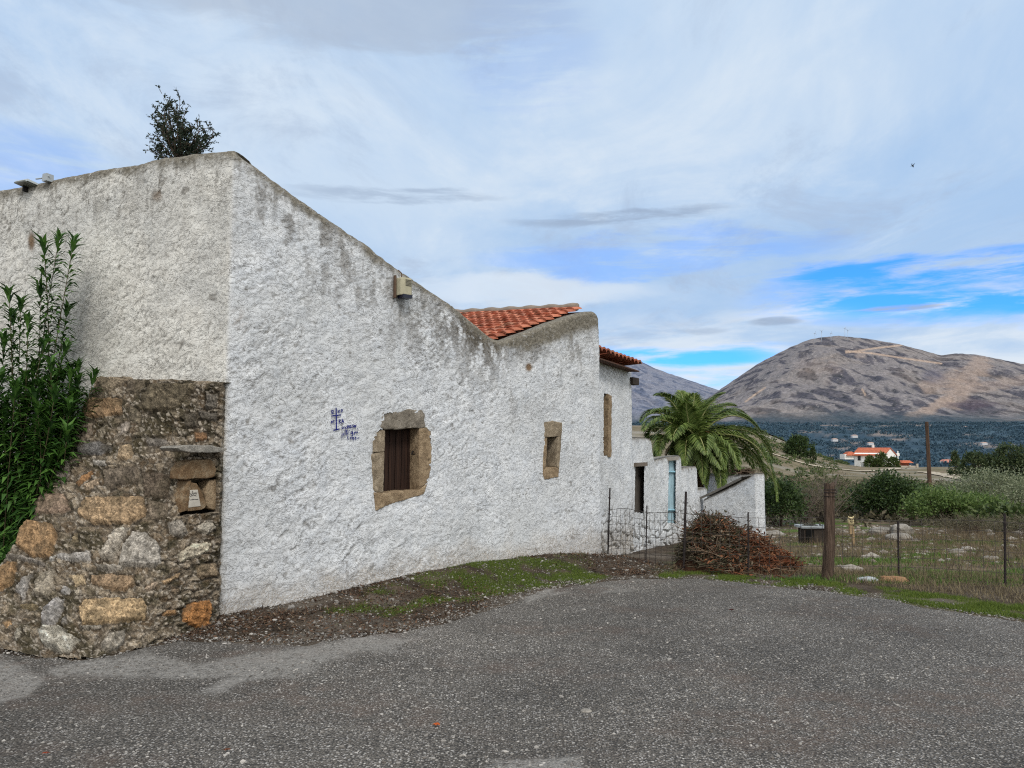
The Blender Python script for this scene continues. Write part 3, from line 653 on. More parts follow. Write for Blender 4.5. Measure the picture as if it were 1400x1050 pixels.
hk = on_right(567, 618, -.10); mb = MB(); mb.tube([hk, hk+n_(RD)*-.03+np.array([0, 0, .01]), hk+n_(RD)*-.05+np.array([0, 0, -.03])], .008, 6); mb.box(hk, .03, .05, .06, n_(RD), n_(RN)); mb.build('hook', flatmat('iron_hook', (40, 36, 34)), big)
mb = MB(); qd = [onplane(a, b, C0, RN, -.27) for a, b in [(500, 555), (600, 555), (600, 700), (500, 700)]]
sm = empty('window', on_right(755, 615)); sm.parent = house; sm.location = on_right(755, 615)-HB; WLOC[sm.name] = on_right(755, 615)
sm['label'] = 'narrow slit window in a tan stone surround'
carve([[(744.2, 577), (756, 575.3), (768.7, 578), (768.2, 590), (767.6, 596.5), (744.6, 598)]], C0, RN, -.34, .006, 'lintel', FRAME, sm, 5, rnd=.008)
carve([[(744.5, 598.4), (748.8, 598.2), (746.3, 639), (742.2, 647), (743, 620)]], C0, RN, -.34, .004, 'side_stone', FRAME_R, sm, 6, rnd=.006)
carve([[(762, 597), (767.4, 596.8), (767, 610), (765, 635), (764.4, 641), (760.8, 638)]], C0, RN, -.34, .004, 'side_stone', FRAME, sm, 7, rnd=.006)
carve([[(742.2, 647.3), (746.3, 639.3), (760.6, 638.4), (764.2, 641.4), (763.7, 652), (745, 655.5)]], C0, RN, -.34, .006, 'sill', FRAME_R, sm, 8, rnd=.008)
mb = MB(); mb.add(np.array([onplane(a, b, C0, RN, -.335) for a, b in [(738, 590), (770, 590), (770, 648), (738, 648)]]), np.array([[3, 2, 1, 0]])); mb.build('dark_backing', DARK, sm)  # near-black sheet painting the unlit interior

# ---- tiled roof seen through the dip between the two gables
TILE = M('clay_tile', .85, .2); _n = TILE.noise(7, 5, .7); _i = TILE.island()
_c = TILE.ramp(_i, [(0, lin(160, 92, 70)), (.35, lin(184, 110, 84)), (.7, lin(200, 126, 98)), (1, lin(168, 112, 92))])
_l = TILE.noise(3.2, 5, .65)
_c = TILE.mix(_l.ss(.5, .72)*.6, _c, lin(150, 128, 108))
TILE.color(TILE.mix(1.0, _c, TILE.ramp(_n, [(.3, (.5,)*3), (.7, (1.2,)*3)]), 'MULTIPLY')).bump(TILE.noise(60, 3), .4, .006)
def tile_field(name, O, U, Vd, nu, nv, mat, parent, r=.07, lift=.05):
    """courses of overlapping barrel tiles: O origin, U across one column, Vd down one course; each tile its own island"""
    mb = MB(); Uu = U/np.linalg.norm(U); Vu = Vd/np.linalg.norm(Vd); N = np.cross(Uu, Vu); N = N if N[2] > 0 else -N
    wu = np.linalg.norm(U); th = np.linspace(0, pi, 7)
    for j in range(nv):
        for i in range(nu):
            p0 = O+U*(i+.5)+Vd*j+N*RNG.uniform(-.006, .006)+Uu*RNG.uniform(-.008, .008)
            arc = np.array([Uu*(-np.cos(t)*wu*.5)+N*(np.sin(t)*r) for t in th])
            a0 = p0+arc*.92+N*.0; a1 = p0+Vd*1.16+arc*1.04+N*lift; b1 = p0+Vd*1.16+arc*.86+N*(lift-.022)
            mb.grid(np.stack([a0, a1, b1]))
    return mb.build(name, mat, parent, smooth=False)
pv = on_right(688, 470, -.2); pr = on_right(806, 427, -.2)
back = P(640, 431.5, 13.1)-on_right(806, 424, -.2); back[2] *= 1.0
O = pr+np.array([0, 0, .06]); Ud = back; 
nu = 17; nv = 12
Vd_ = (pv-pr); 
tile_field('roof', O+Ud*.05+Vd_*-.0, Ud*1.15/nu, Vd_*1.06/nv, nu, nv, TILE.m, house, r=.042, lift=.034)
rb = MB(); rb.add(np.array([O+[0,0,-.05], O+Ud*1.15+[0,0,-.05], O+Ud*1.15+Vd_*1.06+[0,0,-.06], O+Vd_*1.06+[0,0,-.06]]), np.array([[0,1,2,3]]))
mr = rb.build('roof_underlay', flatmat('roof_mortar', (118, 84, 66)), house)
rt = MB(); rt.tube(np.array([lerp(O+Ud*.09, O+Ud*1.15, t)+[0, 0, .03+.012*sin(t*40)] for t in np.linspace(0, 1, 30)]), .06, 8); rt.build('ridge', flatmat('ridge_mortar', (136, 124, 112), .9, .3, 6), house, True)
# flat roof behind the high parapet
lp = [C0+.3*LD*0-.25*(RN+LN), C0+LD*(LW-.1)-.25*LN, C0+LD*(LW-.1)-4.5*LN, C0+RD*3.6-.3*RN+ED*4.0, C0+RD*3.6-.32*RN]
mb = MB(); mb.add(np.array([[p[0], p[1], zz] for p, zz in zip(lp, (3.95, 3.6, 3.6, 2.2, 2.3))]), [np.array([[0, 4, 3, 2, 1]])]); mb.build('flat_roof', flatmat('roof_screed', (142, 138, 130), .95, .3, 2), house)

# ---- blue painted cross and words
def strokes(lines, wpx, name, mat, parent):
    mb = MB()
    for L in lines:
        L = np.array(L, float); L = np.stack([445+L[:, 0]/17.5, 550+L[:, 1]/17.5], 1)
        d = np.concatenate([[0], np.cumsum(np.hypot(*np.diff(L, axis=0).T))]); nseg = max(3, int(d[-1]/.5))
        t = np.linspace(0, d[-1], nseg); L = np.stack([np.interp(t, d, L[:, 0]), np.interp(t, d, L[:, 1])], 1)
        T = np.gradient(L, axis=0); T /= np.hypot(T[:, 0], T[:, 1])[:, None]+1e-9; N = np.stack([-T[:, 1], T[:, 0]], 1)
        L[0] -= T[0]*.15; L[-1] += T[-1]*.15
        wv = wpx*(1+.25*np.sin(t*3.1+len(L)))
        rows = []
        for k in (-1, 1):
            pp = L+N*(wv*k/2)[:, None]
            h = np.maximum(wall_h(pp[:, 0], pp[:, 1]), wall_h(L[:, 0], L[:, 1]))
            rows.append(np.array([on_right(a, b, hh+.017) for (a, b), hh in zip(pp, h)]))
        mb.grid(np.stack(rows))
    return mb.build(name, mat, parent)
INK = flatmat('blue_marker_paint', (18, 28, 108), .7, .35, 30)
cross = [[(255, 130), (258, 300), (262, 480), (262, 650)], [(145, 330), (250, 318), (375, 300)], [(190, 670), (260, 655), (335, 640)]]
letters = [[(150, 195), (150, 265)], [(145, 195), (160, 190)], [(205, 190), (165, 190), (190, 228), (160, 265), (210, 260)],
           [(295, 185), (340, 240)], [(345, 175), (305, 245)], [(375, 250), (378, 170)], [(378, 170), (410, 180), (405, 210), (380, 215)],
           [(135, 510), (145, 440), (170, 490), (185, 430)], [(203, 425), (205, 500)],
           [(330, 400), (325, 510)], [(375, 405), (335, 455), (375, 500)], [(385, 500), (412, 400), (440, 490)], [(395, 465), (430, 460)]]
words = [[(395, 585), (430, 590), (430, 625), (398, 630), (395, 585)], [(455, 585), (505, 640)], [(500, 580), (460, 640)], [(530, 630), (525, 555), (555, 560), (550, 590), (530, 592)], [(570, 555), (575, 610)], [(625, 545), (590, 550), (612, 575), (592, 605), (630, 600)], [(635, 545), (690, 540)], [(655, 545), (658, 605)], [(690, 550), (675, 580), (690, 603), (706, 575), (690, 550)], [(712, 550), (720, 600), (738, 540)],
         [(395, 735), (395, 860)], [(395, 780), (430, 785), (438, 735)], [(465, 800), (470, 690), (500, 670)], [(500, 680), (540, 685), (540, 745), (510, 775), (498, 690)], [(570, 675), (574, 690)],
         [(640, 700), (608, 715), (610, 750), (640, 745), (645, 700), (660, 760), (650, 800), (635, 795)], [(645, 655), (648, 668)], [(690, 770), (695, 700), (695, 735), (720, 735), (725, 695)], [(745, 700), (750, 740)], [(765, 625), (768, 645)], [(765, 700), (770, 730)],
         [(535, 800), (530, 860), (545, 890), (560, 880)], [(590, 830), (605, 880), (625, 820)], [(645, 885), (648, 830), (672, 835), (675, 910)], [(700, 835), (725, 835), (705, 885), (735, 880)], [(745, 855), (775, 865), (805, 840)]]
wr = strokes(cross, 1.65, 'painted_cross', INK, house); wr['label'] = 'blue hand-painted cross with a foot bar'
pw_ = on_right(476, 585); wr = empty('painted_writing', pw_); wr.parent = house; wr.location = pw_-HB; WLOC[wr.name] = pw_
wr['label'] = 'blue handwritten Greek letters and words round the cross'
al_ = letters+words; cut = [0, 2, 3, 5, 7, 8, 9, 11, 13, 14, 16, 17, 18, 19, 21, 22, 23, 24, 25, 26, 27, 28, 29, 30, 31, 32, 33, 34, 35, 36, 37, 38, len(al_)]
for a, b in zip(cut[:-1], cut[1:]):
    if al_[a:b]: strokes(al_[a:b], 1.0, 'letter', INK, wr)

# ---- alarm siren box under the coping
sb = on_right(547, 394); n3 = np.array([RN[0], RN[1], 0]); r3 = np.array([RD[0], RD[1], 0])
al = empty('siren_box', sb, 'beige weathered siren box with dark lens under the sloping coping', 'alarm box')
mb = MB(); s_, dpt, hh = .165, .13, .20
ctr = sb+n3*.085
prof = [(-.5, -.5), (.5, -.5), (.5, .25), (.3, .5), (-.3, .5), (-.5, .25)]
Vv = []
for zz, k in ((-.5, .98), (-.42, 1.0), (.42, 1.0), (.5, .95)):
    Vv += [ctr+r3*a*s_*k+n3*(b)*dpt*k+np.array([0, 0, zz*hh]) for a, b in prof]
fs = [[i*6+j, i*6+(j+1) % 6, (i+1)*6+(j+1) % 6, (i+1)*6+j] for i in range(3) for j in range(6)]
mb.add(np.array(Vv), [np.array(fs), np.array([[5, 4, 3, 2, 1, 0], [18, 19, 20, 21, 22, 23]])])
mb.build('cover', flatmat('aged_beige_plastic', (176, 170, 146), .6, .18, 14, .1), al)
mb = MB(); mb.box(ctr+np.array([0, 0, -.115])+n3*.012, .13, .11, .04, r3, n3); mb.build('lens', flatmat('dark_lens', (18, 20, 40), .3, .2, 10, 0, spec=.5), al)
mb = MB()
for k in range(5): mb.box(ctr+n3*(.068)+np.array([0, 0, .075-.016*k])+r3*.008, .085, .008, .007, r3, n3)
mb.build('grille', flatmat('grey_grille', (120, 116, 104)), al)
mb = MB(); mb.box(sb+n3*.035+r3*-.10, .02, .03, .26, r3, n3); mb.tube([sb+n3*.05-r3*.02+np.array([0, 0, .09]), sb+n3*.07-r3*.03+np.array([0, 0, .16]), sb+n3*.03-r3*.05+np.array([0, 0, .20])], .007); mb.build('bracket', flatmat('brown_bracket', (104, 84, 70)), al)
# ---- floodlight and junction box on the left coping
l3 = np.array([LD[0], LD[1], 0]); ln3 = np.array([LN[0], LN[1], 0])
fl = on_left(42, 249); fe = empty('floodlight', fl, 'flat white floodlight lying on the left coping', 'floodlight')
mb = MB(); mb.box(fl+ln3*.03+np.array([0, 0, -.03]), .21, .16, .022, l3, ln3+np.array([0, 0, .12])); mb.build('housing', flatmat('white_lamp_metal', (198, 204, 204), .5, .1), fe)
mb = MB(); mb.box(fl+ln3*.05+np.array([0, 0, -.047]), .17, .17, .014, l3, ln3+np.array([0, 0, .12])); mb.build('glass', flatmat('dull_glass', (110, 112, 104), .3, .1, spec=.5), fe)
mb = MB(); mb.box(fl+ln3*.03+np.array([0, 0, -.075])+l3*.04, .03, .05, .08, l3, ln3); mb.build('bracket', flatmat('black_bracket', (36, 34, 34)), fe)
jb = on_left(68, 243); mb = MB(); mb.box(jb+ln3*.02+np.array([0, 0, -.012]), .075, .09, .085, l3, ln3, taper=.92); mb.tube([jb+ln3*.04-l3*.05, jb+ln3*.06+l3*.06+np.array([0, 0, -.02]), jb+ln3*.06+l3*.14+np.array([0, 0, -.015])], .008)
props(mb.build('junction_box', flatmat('grey_plastic', (166, 172, 176), .5, .1)), 'small grey junction box beside the floodlight on the coping', 'junction box')
# ================================================================== STONE BUTTRESS
def poly_at(pts, t):
    pts = np.array(pts, float); d = np.concatenate([[0], np.cumsum(np.hypot(*np.diff(pts, axis=0).T))]); d /= d[-1]
    return np.stack([np.interp(t, d, pts[:, 0]), np.interp(t, d, pts[:, 1])], -1)
NT, NS = 300, 300
t_ = np.linspace(0, 1, NT); s_ = np.linspace(0, 1, NS)
Lp = poly_at([(135, 515), (118, 546), (101, 585), (77, 640), (50, 690), (24, 735), (-2, 772), (-40, 830), (-70, 884)], t_)
Rp = poly_at([(303.5, 522), (302.5, 690), (300.5, 848)], t_)
Tp = poly_at([(135, 515), (165, 514), (172, 517), (250, 519), (303.5, 522)], s_)
Bp = poly_at([(-70, 884), (0, 887), (60, 899), (120, 902), (200, 885), (250, 867), (300.5, 848)], s_)
S2, T2 = np.meshgrid(s_, t_, indexing='xy')
bl = lambda k: ((1-S2)*Lp[:, k][:, None] + S2*Rp[:, k][:, None] + (1-T2)*Tp[:, k][None] + T2*Bp[:, k][None]
                - ((1-S2)*(1-T2)*Lp[0, k] + S2*(1-T2)*Rp[0, k] + (1-S2)*T2*Lp[-1, k] + S2*T2*Rp[-1, k]))
BX, BY = bl(0), bl(1)
Dt = on_left(Tp[:, 0], Tp[:, 1], .10)[:, 1]; Db_ = G(Bp[:, 0], Bp[:, 1], 0.0)[:, 1]
DD = lerp(Dt[None], Db_[None], T2**1.15)
BV = P(BX, BY, DD)
def gridnorm(V):
    n = np.cross(np.gradient(V, axis=1), np.gradient(V, axis=0)); n /= np.linalg.norm(n, axis=-1)[..., None]+1e-12
    return n if (n[..., 1].mean() < 0) else -n
BN = gridnorm(BV)
k43 = 4.375
STN = [  # outline in enlarged-photo units, y offset, colour, rise (cm)
 ([(590,60),(760,70),(720,140),(600,165),(555,150)],500,(142,126,106),3.5),([(560,190),(740,200),(735,290),(620,320),(490,320),(500,250)],500,(146,112,78),3.5),
 ([(900,110),(1170,105),(1150,180),(1060,270),(900,280),(830,270),(860,180)],500,(112,100,80),4),([(1235,165),(1305,170),(1300,255),(1230,260)],500,(122,116,110),2),
 ([(1160,400),(1240,395),(1240,450),(1170,460)],500,(138,96,62),2),([(720,480),(790,475),(810,540),(770,580),(710,560)],500,(164,138,106),3.5),
 ([(565,565),(640,570),(640,600),(570,600)],500,(172,170,170),2),([(450,700),(550,620),(560,650),(480,730)],500,(160,108,62),2),
 ([(500,720),(590,670),(600,720),(520,750)],500,(165,140,115),2),([(300,570),(420,560),(420,660),(380,690),(290,650)],500,(150,138,132),2.5),
 ([(850,640),(1040,650),(1000,800),(870,790)],500,(96,82,70),3),([(480,860),(530,790),(860,785),(880,900),(760,960),(560,950),(470,900)],500,(164,132,96),4.5),
 ([(240,750),(390,770),(430,860),(380,890),(220,890),(200,830)],500,(146,120,102),3),([(1190,270),(1310,280),(1290,340),(1200,320)],500,(104,98,92),2.5),
 ([(460,480),(600,450),(690,500),(600,540),(470,540)],500,(94,94,98),2.5),([(720,350),(780,330),(760,400),(720,420)],500,(146,136,130),2),
 ([(590,370),(650,350),(640,410),(600,430)],500,(152,142,126),2),([(870,430),(1000,440),(1030,480),(890,480)],500,(120,114,110),2),
 ([(610,620),(830,600),(840,700),(640,740)],500,(104,92,80),2.5),([(760,80),(880,90),(840,180),(760,170)],500,(110,98,84),2.5),([(1100,290),(1180,280),(1190,370),(1110,380)],500,(92,84,74),2.5),([(780,230),(850,280),(840,360),(770,330)],500,(108,98,82),2),
 ([(430,340),(560,335),(540,440),(440,460),(410,420)],500,(132,116,104),2.5),([(880,800),(1010,830),(990,930),(890,920)],500,(118,104,90),2.5),
 ([(170,95),(330,120),(350,200),(310,320),(200,320),(95,250),(110,170)],690,(152,114,74),4.5),([(-60,440),(50,340),(105,350),(90,480),(10,520),(-60,520)],690,(162,120,76),4),
 ([(350,300),(550,280),(550,340),(440,350),(350,330)],690,(160,158,160),3),([(300,320),(345,295),(330,350),(295,350)],690,(150,150,150),2.5),
 ([(650,250),(680,170),(780,140),(770,160),(730,260),(690,340),(610,340)],690,(170,162,152),7),([(735,250),(790,165),(880,170),(960,250),(965,350),(930,385),(700,375)],690,(148,144,140),5),
 ([(575,366),(735,376),(735,402),(600,402)],690,(166,160,154),6),([(215,470),(250,410),(330,390),(340,470),(300,570),(210,540)],690,(150,140,126),4),
 ([(90,520),(130,440),(205,415),(180,500),(150,580)],690,(138,136,138),3.5),([(420,430),(510,420),(515,480),(450,490)],690,(176,152,116),3.5),
 ([(545,430),(640,420),(800,430),(815,490),(760,520),(640,520),(560,480)],690,(148,118,88),4),([(365,530),(390,490),(430,510),(420,545)],690,(176,176,184),3),
 ([(445,515),(485,515),(480,545),(445,540)],690,(172,162,146),2.5),([(250,700),(270,620),(350,560),(390,570),(380,650),(340,730),(260,730)],690,(154,154,162),4),
 ([(370,690),(400,670),(410,720),(370,720)],690,(150,150,156),3),([(470,640),(520,570),(850,565),(875,620),(870,690),(640,720),(500,730)],690,(176,144,102),4.5),
 ([(1085,620),(1130,590),(1255,565),(1260,640),(1240,740),(1190,750),(1080,700)],690,(184,112,48),3),([(970,640),(1050,620),(1050,665),(960,670)],690,(164,116,68),2.5),
 ([(1050,300),(1150,230),(1255,225),(1255,270),(1180,310),(1070,350)],690,(182,172,152),3),([(1180,120),(1270,90),(1290,150),(1230,180),(1180,165)],690,(152,146,136),3),
 ([(1000,110),(1090,80),(1120,170),(1080,200),(1010,180)],690,(134,128,122),2.5),([(860,510),(890,470),(940,460),(930,500),(880,525)],690,(158,136,116),2.5),
 ([(960,460),(1075,405),(1070,440),(980,480)],690,(166,132,94),2.5),([(1165,360),(1290,345),(1310,430),(1180,440)],690,(142,120,94),2.5),
 ([(1010,510),(1070,495),(1070,520),(1020,520)],690,(168,142,116),2),([(250,770),(310,745),(400,750),(420,790),(500,820),(460,850),(420,890),(360,900),(280,860)],690,(178,176,168),7.5),
 ([(600,830),(640,780),(755,740),(740,830),(690,880),(610,890)],690,(140,134,126),3.5),([(20,710),(70,690),(90,720),(50,745)],690,(172,132,88),3),
 ([(85,780),(130,735),(140,770),(100,820)],690,(172,168,158),3.5),([(120,600),(200,590),(240,610),(210,640),(120,620)],690,(132,114,80),3),
 ([(435,200),(475,170),(475,225),(440,230)],690,(154,134,102),2.5),([(40,300),(150,308),(280,352),(270,372),(120,340),(40,325)],690,(132,126,122),4.5),([(480,732),(615,728),(600,746),(490,750)],690,(166,160,152),5),
 ([(-180,700),(-80,640),(-20,700),(-60,800),(-170,800)],690,(150,122,90),4),([(-150,560),(-40,540),(-30,620),(-120,640)],690,(146,138,130),3.5)]

wxp = BX+3.0*fbm(BX/9., BY/9., 1., 4)+1.2*fbm(BX/3., BY/3., 4., 3); wyp = BY+3.0*fbm(BX/9., BY/9., 5., 4)+1.2*fbm(BX/3., BY/3., 8., 3)
H = np.zeros(BX.shape); mort = np.full(BX.shape, -9.)
CO = np.zeros(BX.shape+(3,)) + lin(112, 104, 94)
hx, eh = cells(wxp/21., wyp/13., 3, .9); rub = sstep(.06, .24, eh)*sstep(-.35, .05, fbm(BX/30., BY/30., 6., 3)+.12)
H += .030*rub*(hx*.8+.6)
hv = np.clip(hx+.5+.6*fbm(BX/5., BY/5., 3., 3), 0, 1); CO = mixc(CO, mixc(C3(92, 78, 62), C3(158, 146, 130), hv), rub*.85); CO = mixc(CO, C3(46, 41, 36), sstep(.07, .0, eh)*.6*sstep(-.2, .2, fbm(BX/14., BY/14., 16., 3)))
moss = sstep(-.02, .28, fbm(BX/26., BY/26., 3., 4)+.25*np.exp(-((BX-60)/60)**2-((BY-850)/50)**2)+.16*np.exp(-((BX-120)/40)**2-((BY-745)/30)**2)+.22*np.exp(-((BX-215)/70)**2-((BY-570)/35)**2))
CO = mixc(CO, C3(54, 52, 36), moss*.7)
for pts, y0, colr, rise in STN:
    pg = [(a/k43, y0+b/k43) for a, b in pts]
    sd = sdpoly(wxp, wyp, pg); mort = np.maximum(mort, sd)
    colr = tuple((np.array(colr)*.6+.4*np.mean(colr)*np.array([1.03, 1., .95]))*1.05)
    ins = sstep(-.4, 1.2, sd); n = fbm(BX/7.+rise, BY/7., y0/10.+colr[0], 4)
    tlt = ((BX-np.mean([p[0] for p in pg]))*RNG.uniform(-1, 1)+(BY-np.mean([p[1] for p in pg]))*RNG.uniform(-.2, 1.))/60.
    hh = rise*.0115*sstep(-.3, 3.2, sd)*(1+.55*n) + ins*.010*tlt
    H = np.where(ins > .02, np.maximum(H*(1-ins), hh), H)
    c_ = mixc(lin(*colr)[None, None]*.62, np.minimum(lin(*colr)[None, None]*1.30, 1), sstep(-.32, .32, n+.5*fbm(BX/2.6, BY/2.6, 7., 3)))
    CO = mixc(CO, c_, ins*(1-.42*moss))
gap_ = sstep(-5, -.2, mort)*sstep(1., -.8, mort); CO = mixc(CO, C3(44, 39, 34), gap_*.8*sstep(-.3, .15, fbm(BX/9., BY/9., 13., 3)))
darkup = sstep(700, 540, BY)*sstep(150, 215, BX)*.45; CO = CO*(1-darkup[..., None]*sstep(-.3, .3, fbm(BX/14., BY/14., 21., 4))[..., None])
hs_, es_ = cells(wxp/6., wyp/5., 8, 1.2); H += .018*fbm(BX/6., BY/6., 9., 5) + .022*fbm(BX/22., BY/22., 2., 3) + .008*fbm(BX/1.9, BY/1.9, 9., 3) + .010*hs_*sstep(2, -2, mort)
chip = sstep(.62, .8, hs_+.5)*sstep(.1, .3, es_)*sstep(1, -1, mort); CO = mixc(CO, C3(172, 164, 154), chip*.7); CO = CO*(1+.5*fbm(BX/2.2, BY/2.2, 31., 3))[..., None]
CO = np.clip(CO*np.array([1.27, 1.23, 1.15]), 0, .75)
# niche
NICHE = [(258, 655), (294, 652), (298, 699), (264, 704), (262, 690)]
nk = sstep(-1, 1.5, sdpoly(BX, BY, [(249, 656), (296, 652), (299, 700), (247, 703)])); H = lerp(H, -.16, nk); CO = mixc(CO, C3(30, 26, 23), nk)  # recess pushed in, its shade painted near-black
edge = np.minimum(np.minimum(S2, 1-S2)*60, np.minimum(T2*60, 1)); rnd_ = np.clip(1-edge, 0, 1)
BV2 = BV + BN*(H-.035*rnd_**2)[..., None]
WB = np.array([LN[0], LN[1], 0])
# returns to the wall on the left end, the top and the right edge
def back_row(rows, axis):
    b = rows.copy(); off = ((b[:, 0]-C0[0])*LN[0]+(b[:, 1]-C0[1])*LN[1])+.12
    return b-WB[None]*off[:, None]
m = M('buttress_rubble', .95, .1); n1_ = m.noise(55, 5, .72); n2_ = m.noise(14, 5, .65, .6); n3_ = m.noise(150, 3, .65)
c = m.mix(1.0, m.attr('col', False), m.ramp(n1_, [(.3, (.36,)*3), (.5, (.95,)*3), (.7, (1.7,)*3)]), 'MULTIPLY')
c = m.mix(1.0, c, m.ramp(n2_, [(.3, (.72,)*3), (.7, (1.25,)*3)]), 'MULTIPLY')
c = m.mix((n3_.ss(.62, .75)*.5).clamp(), c, lin(186, 178, 166))
m.color(c); m.bump(n2_, .8, .035); m.bump(n1_, 1.0, .02); m.bump(n3_, .6, .006); RUB = m.m
mb = MB()
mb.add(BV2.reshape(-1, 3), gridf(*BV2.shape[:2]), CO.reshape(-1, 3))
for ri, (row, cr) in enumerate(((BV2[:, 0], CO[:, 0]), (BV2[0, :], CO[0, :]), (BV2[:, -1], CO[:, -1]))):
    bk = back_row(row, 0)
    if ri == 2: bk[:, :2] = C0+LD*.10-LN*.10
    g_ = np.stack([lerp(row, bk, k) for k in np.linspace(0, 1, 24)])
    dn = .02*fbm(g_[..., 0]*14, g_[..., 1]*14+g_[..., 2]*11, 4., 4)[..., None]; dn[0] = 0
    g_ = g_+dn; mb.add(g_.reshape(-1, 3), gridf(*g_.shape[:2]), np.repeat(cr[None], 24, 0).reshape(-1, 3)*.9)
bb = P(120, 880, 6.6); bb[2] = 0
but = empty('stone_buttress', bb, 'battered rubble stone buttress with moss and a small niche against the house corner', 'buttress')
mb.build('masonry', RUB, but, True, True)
def bpt(px, py, off=0.0):               # point on the buttress face under a pixel, pushed out by off
    i = np.unravel_index(np.argmin((BX-px)**2+(BY-py)**2), BX.shape); return P(px, py, DD[i])+BN[i]*off
bn = BN[190, 270]
def facestone(pts, d0, d1, name, mat, parent, seed, rnd=.01, amp=.004, res=.016):
    A = bpt(275, 665)[:2]; n2 = np.array([bn[0], bn[1]]); n2 /= np.linalg.norm(n2)
    return carve([pts], A, n2, d0, d1, name, mat, parent, seed, res, rnd, amp)
SL = stonemat('slate_ledge', (104, 100, 94), (136, 132, 124), (172, 166, 156), 12)
facestone([(243, 612.5), (247, 609.5), (270, 608.8), (290, 609.5), (310, 613), (311, 614.5), (305, 618), (285, 619), (262, 618.5), (247, 616)], -.12, .15, 'ledge', SL, but, 3, .012, .005)
AR = stonemat('banded_orange_stone', (92, 68, 47), (126, 104, 79), (154, 138, 115), 12, 1.0)
facestone([(246.8, 655), (249, 641), (256, 632), (268, 628.5), (288, 628), (294.5, 633), (296, 643), (294, 652), (283, 654.5), (266, 654), (256, 656)], -.12, .05, 'arch_stone', AR, but, 5, .012, .004)
facestone([(257, 657), (262, 656), (258, 698), (247, 701.5), (248, 685)], -.14, .035, 'side_stone', AR, but, 6, .01, .004)
facestone([(286, 657), (297, 655), (298, 692), (294, 697), (286, 695.5), (282, 690), (280, 674)], -.14, .02, 'side_stone', FRAME_R, but, 7, .012, .005)
tbp = bpt(268, 698)
tab = empty('painted_tablet', tbp, 'small orange-brown stone tablet with faded painted panel propped in the buttress niche', 'tablet')
facestone([(257, 659), (269, 661), (276, 672), (282.5, 690), (281, 694.5), (276, 697), (257, 699)], -.05, .03, 'slab', AR, tab, 8, .006, .002)
facestone([(257.8, 670), (270.5, 669.5), (274.5, 692), (258, 694)], .02, .036, 'panel', flatmat('faded_panel', (186, 180, 168), .8, .2, 20), tab, 9, .002, .0008)
n2 = np.array([bn[0], bn[1]]); n2 /= np.linalg.norm(n2); A_ = bpt(275, 665)[:2]; mb = MB()
for L in ([(259.5, 674), (261.5, 676.5), (264, 673)], [(263, 671), (264.5, 675.5), (267.5, 672.5)], [(260, 679), (264, 676.5), (268.5, 678)], [(266, 674), (268.5, 675.5), (269.5, 672.5)], [(260, 683.5), (266, 682.5), (271, 682.8)]):
    mb.tube(onplane([a for a, b in L], [b for a, b in L], A_, n2, .038), .0022, 4)
mb.build('painted_mark', flatmat('faded_black_paint', (52, 48, 52)), tab)

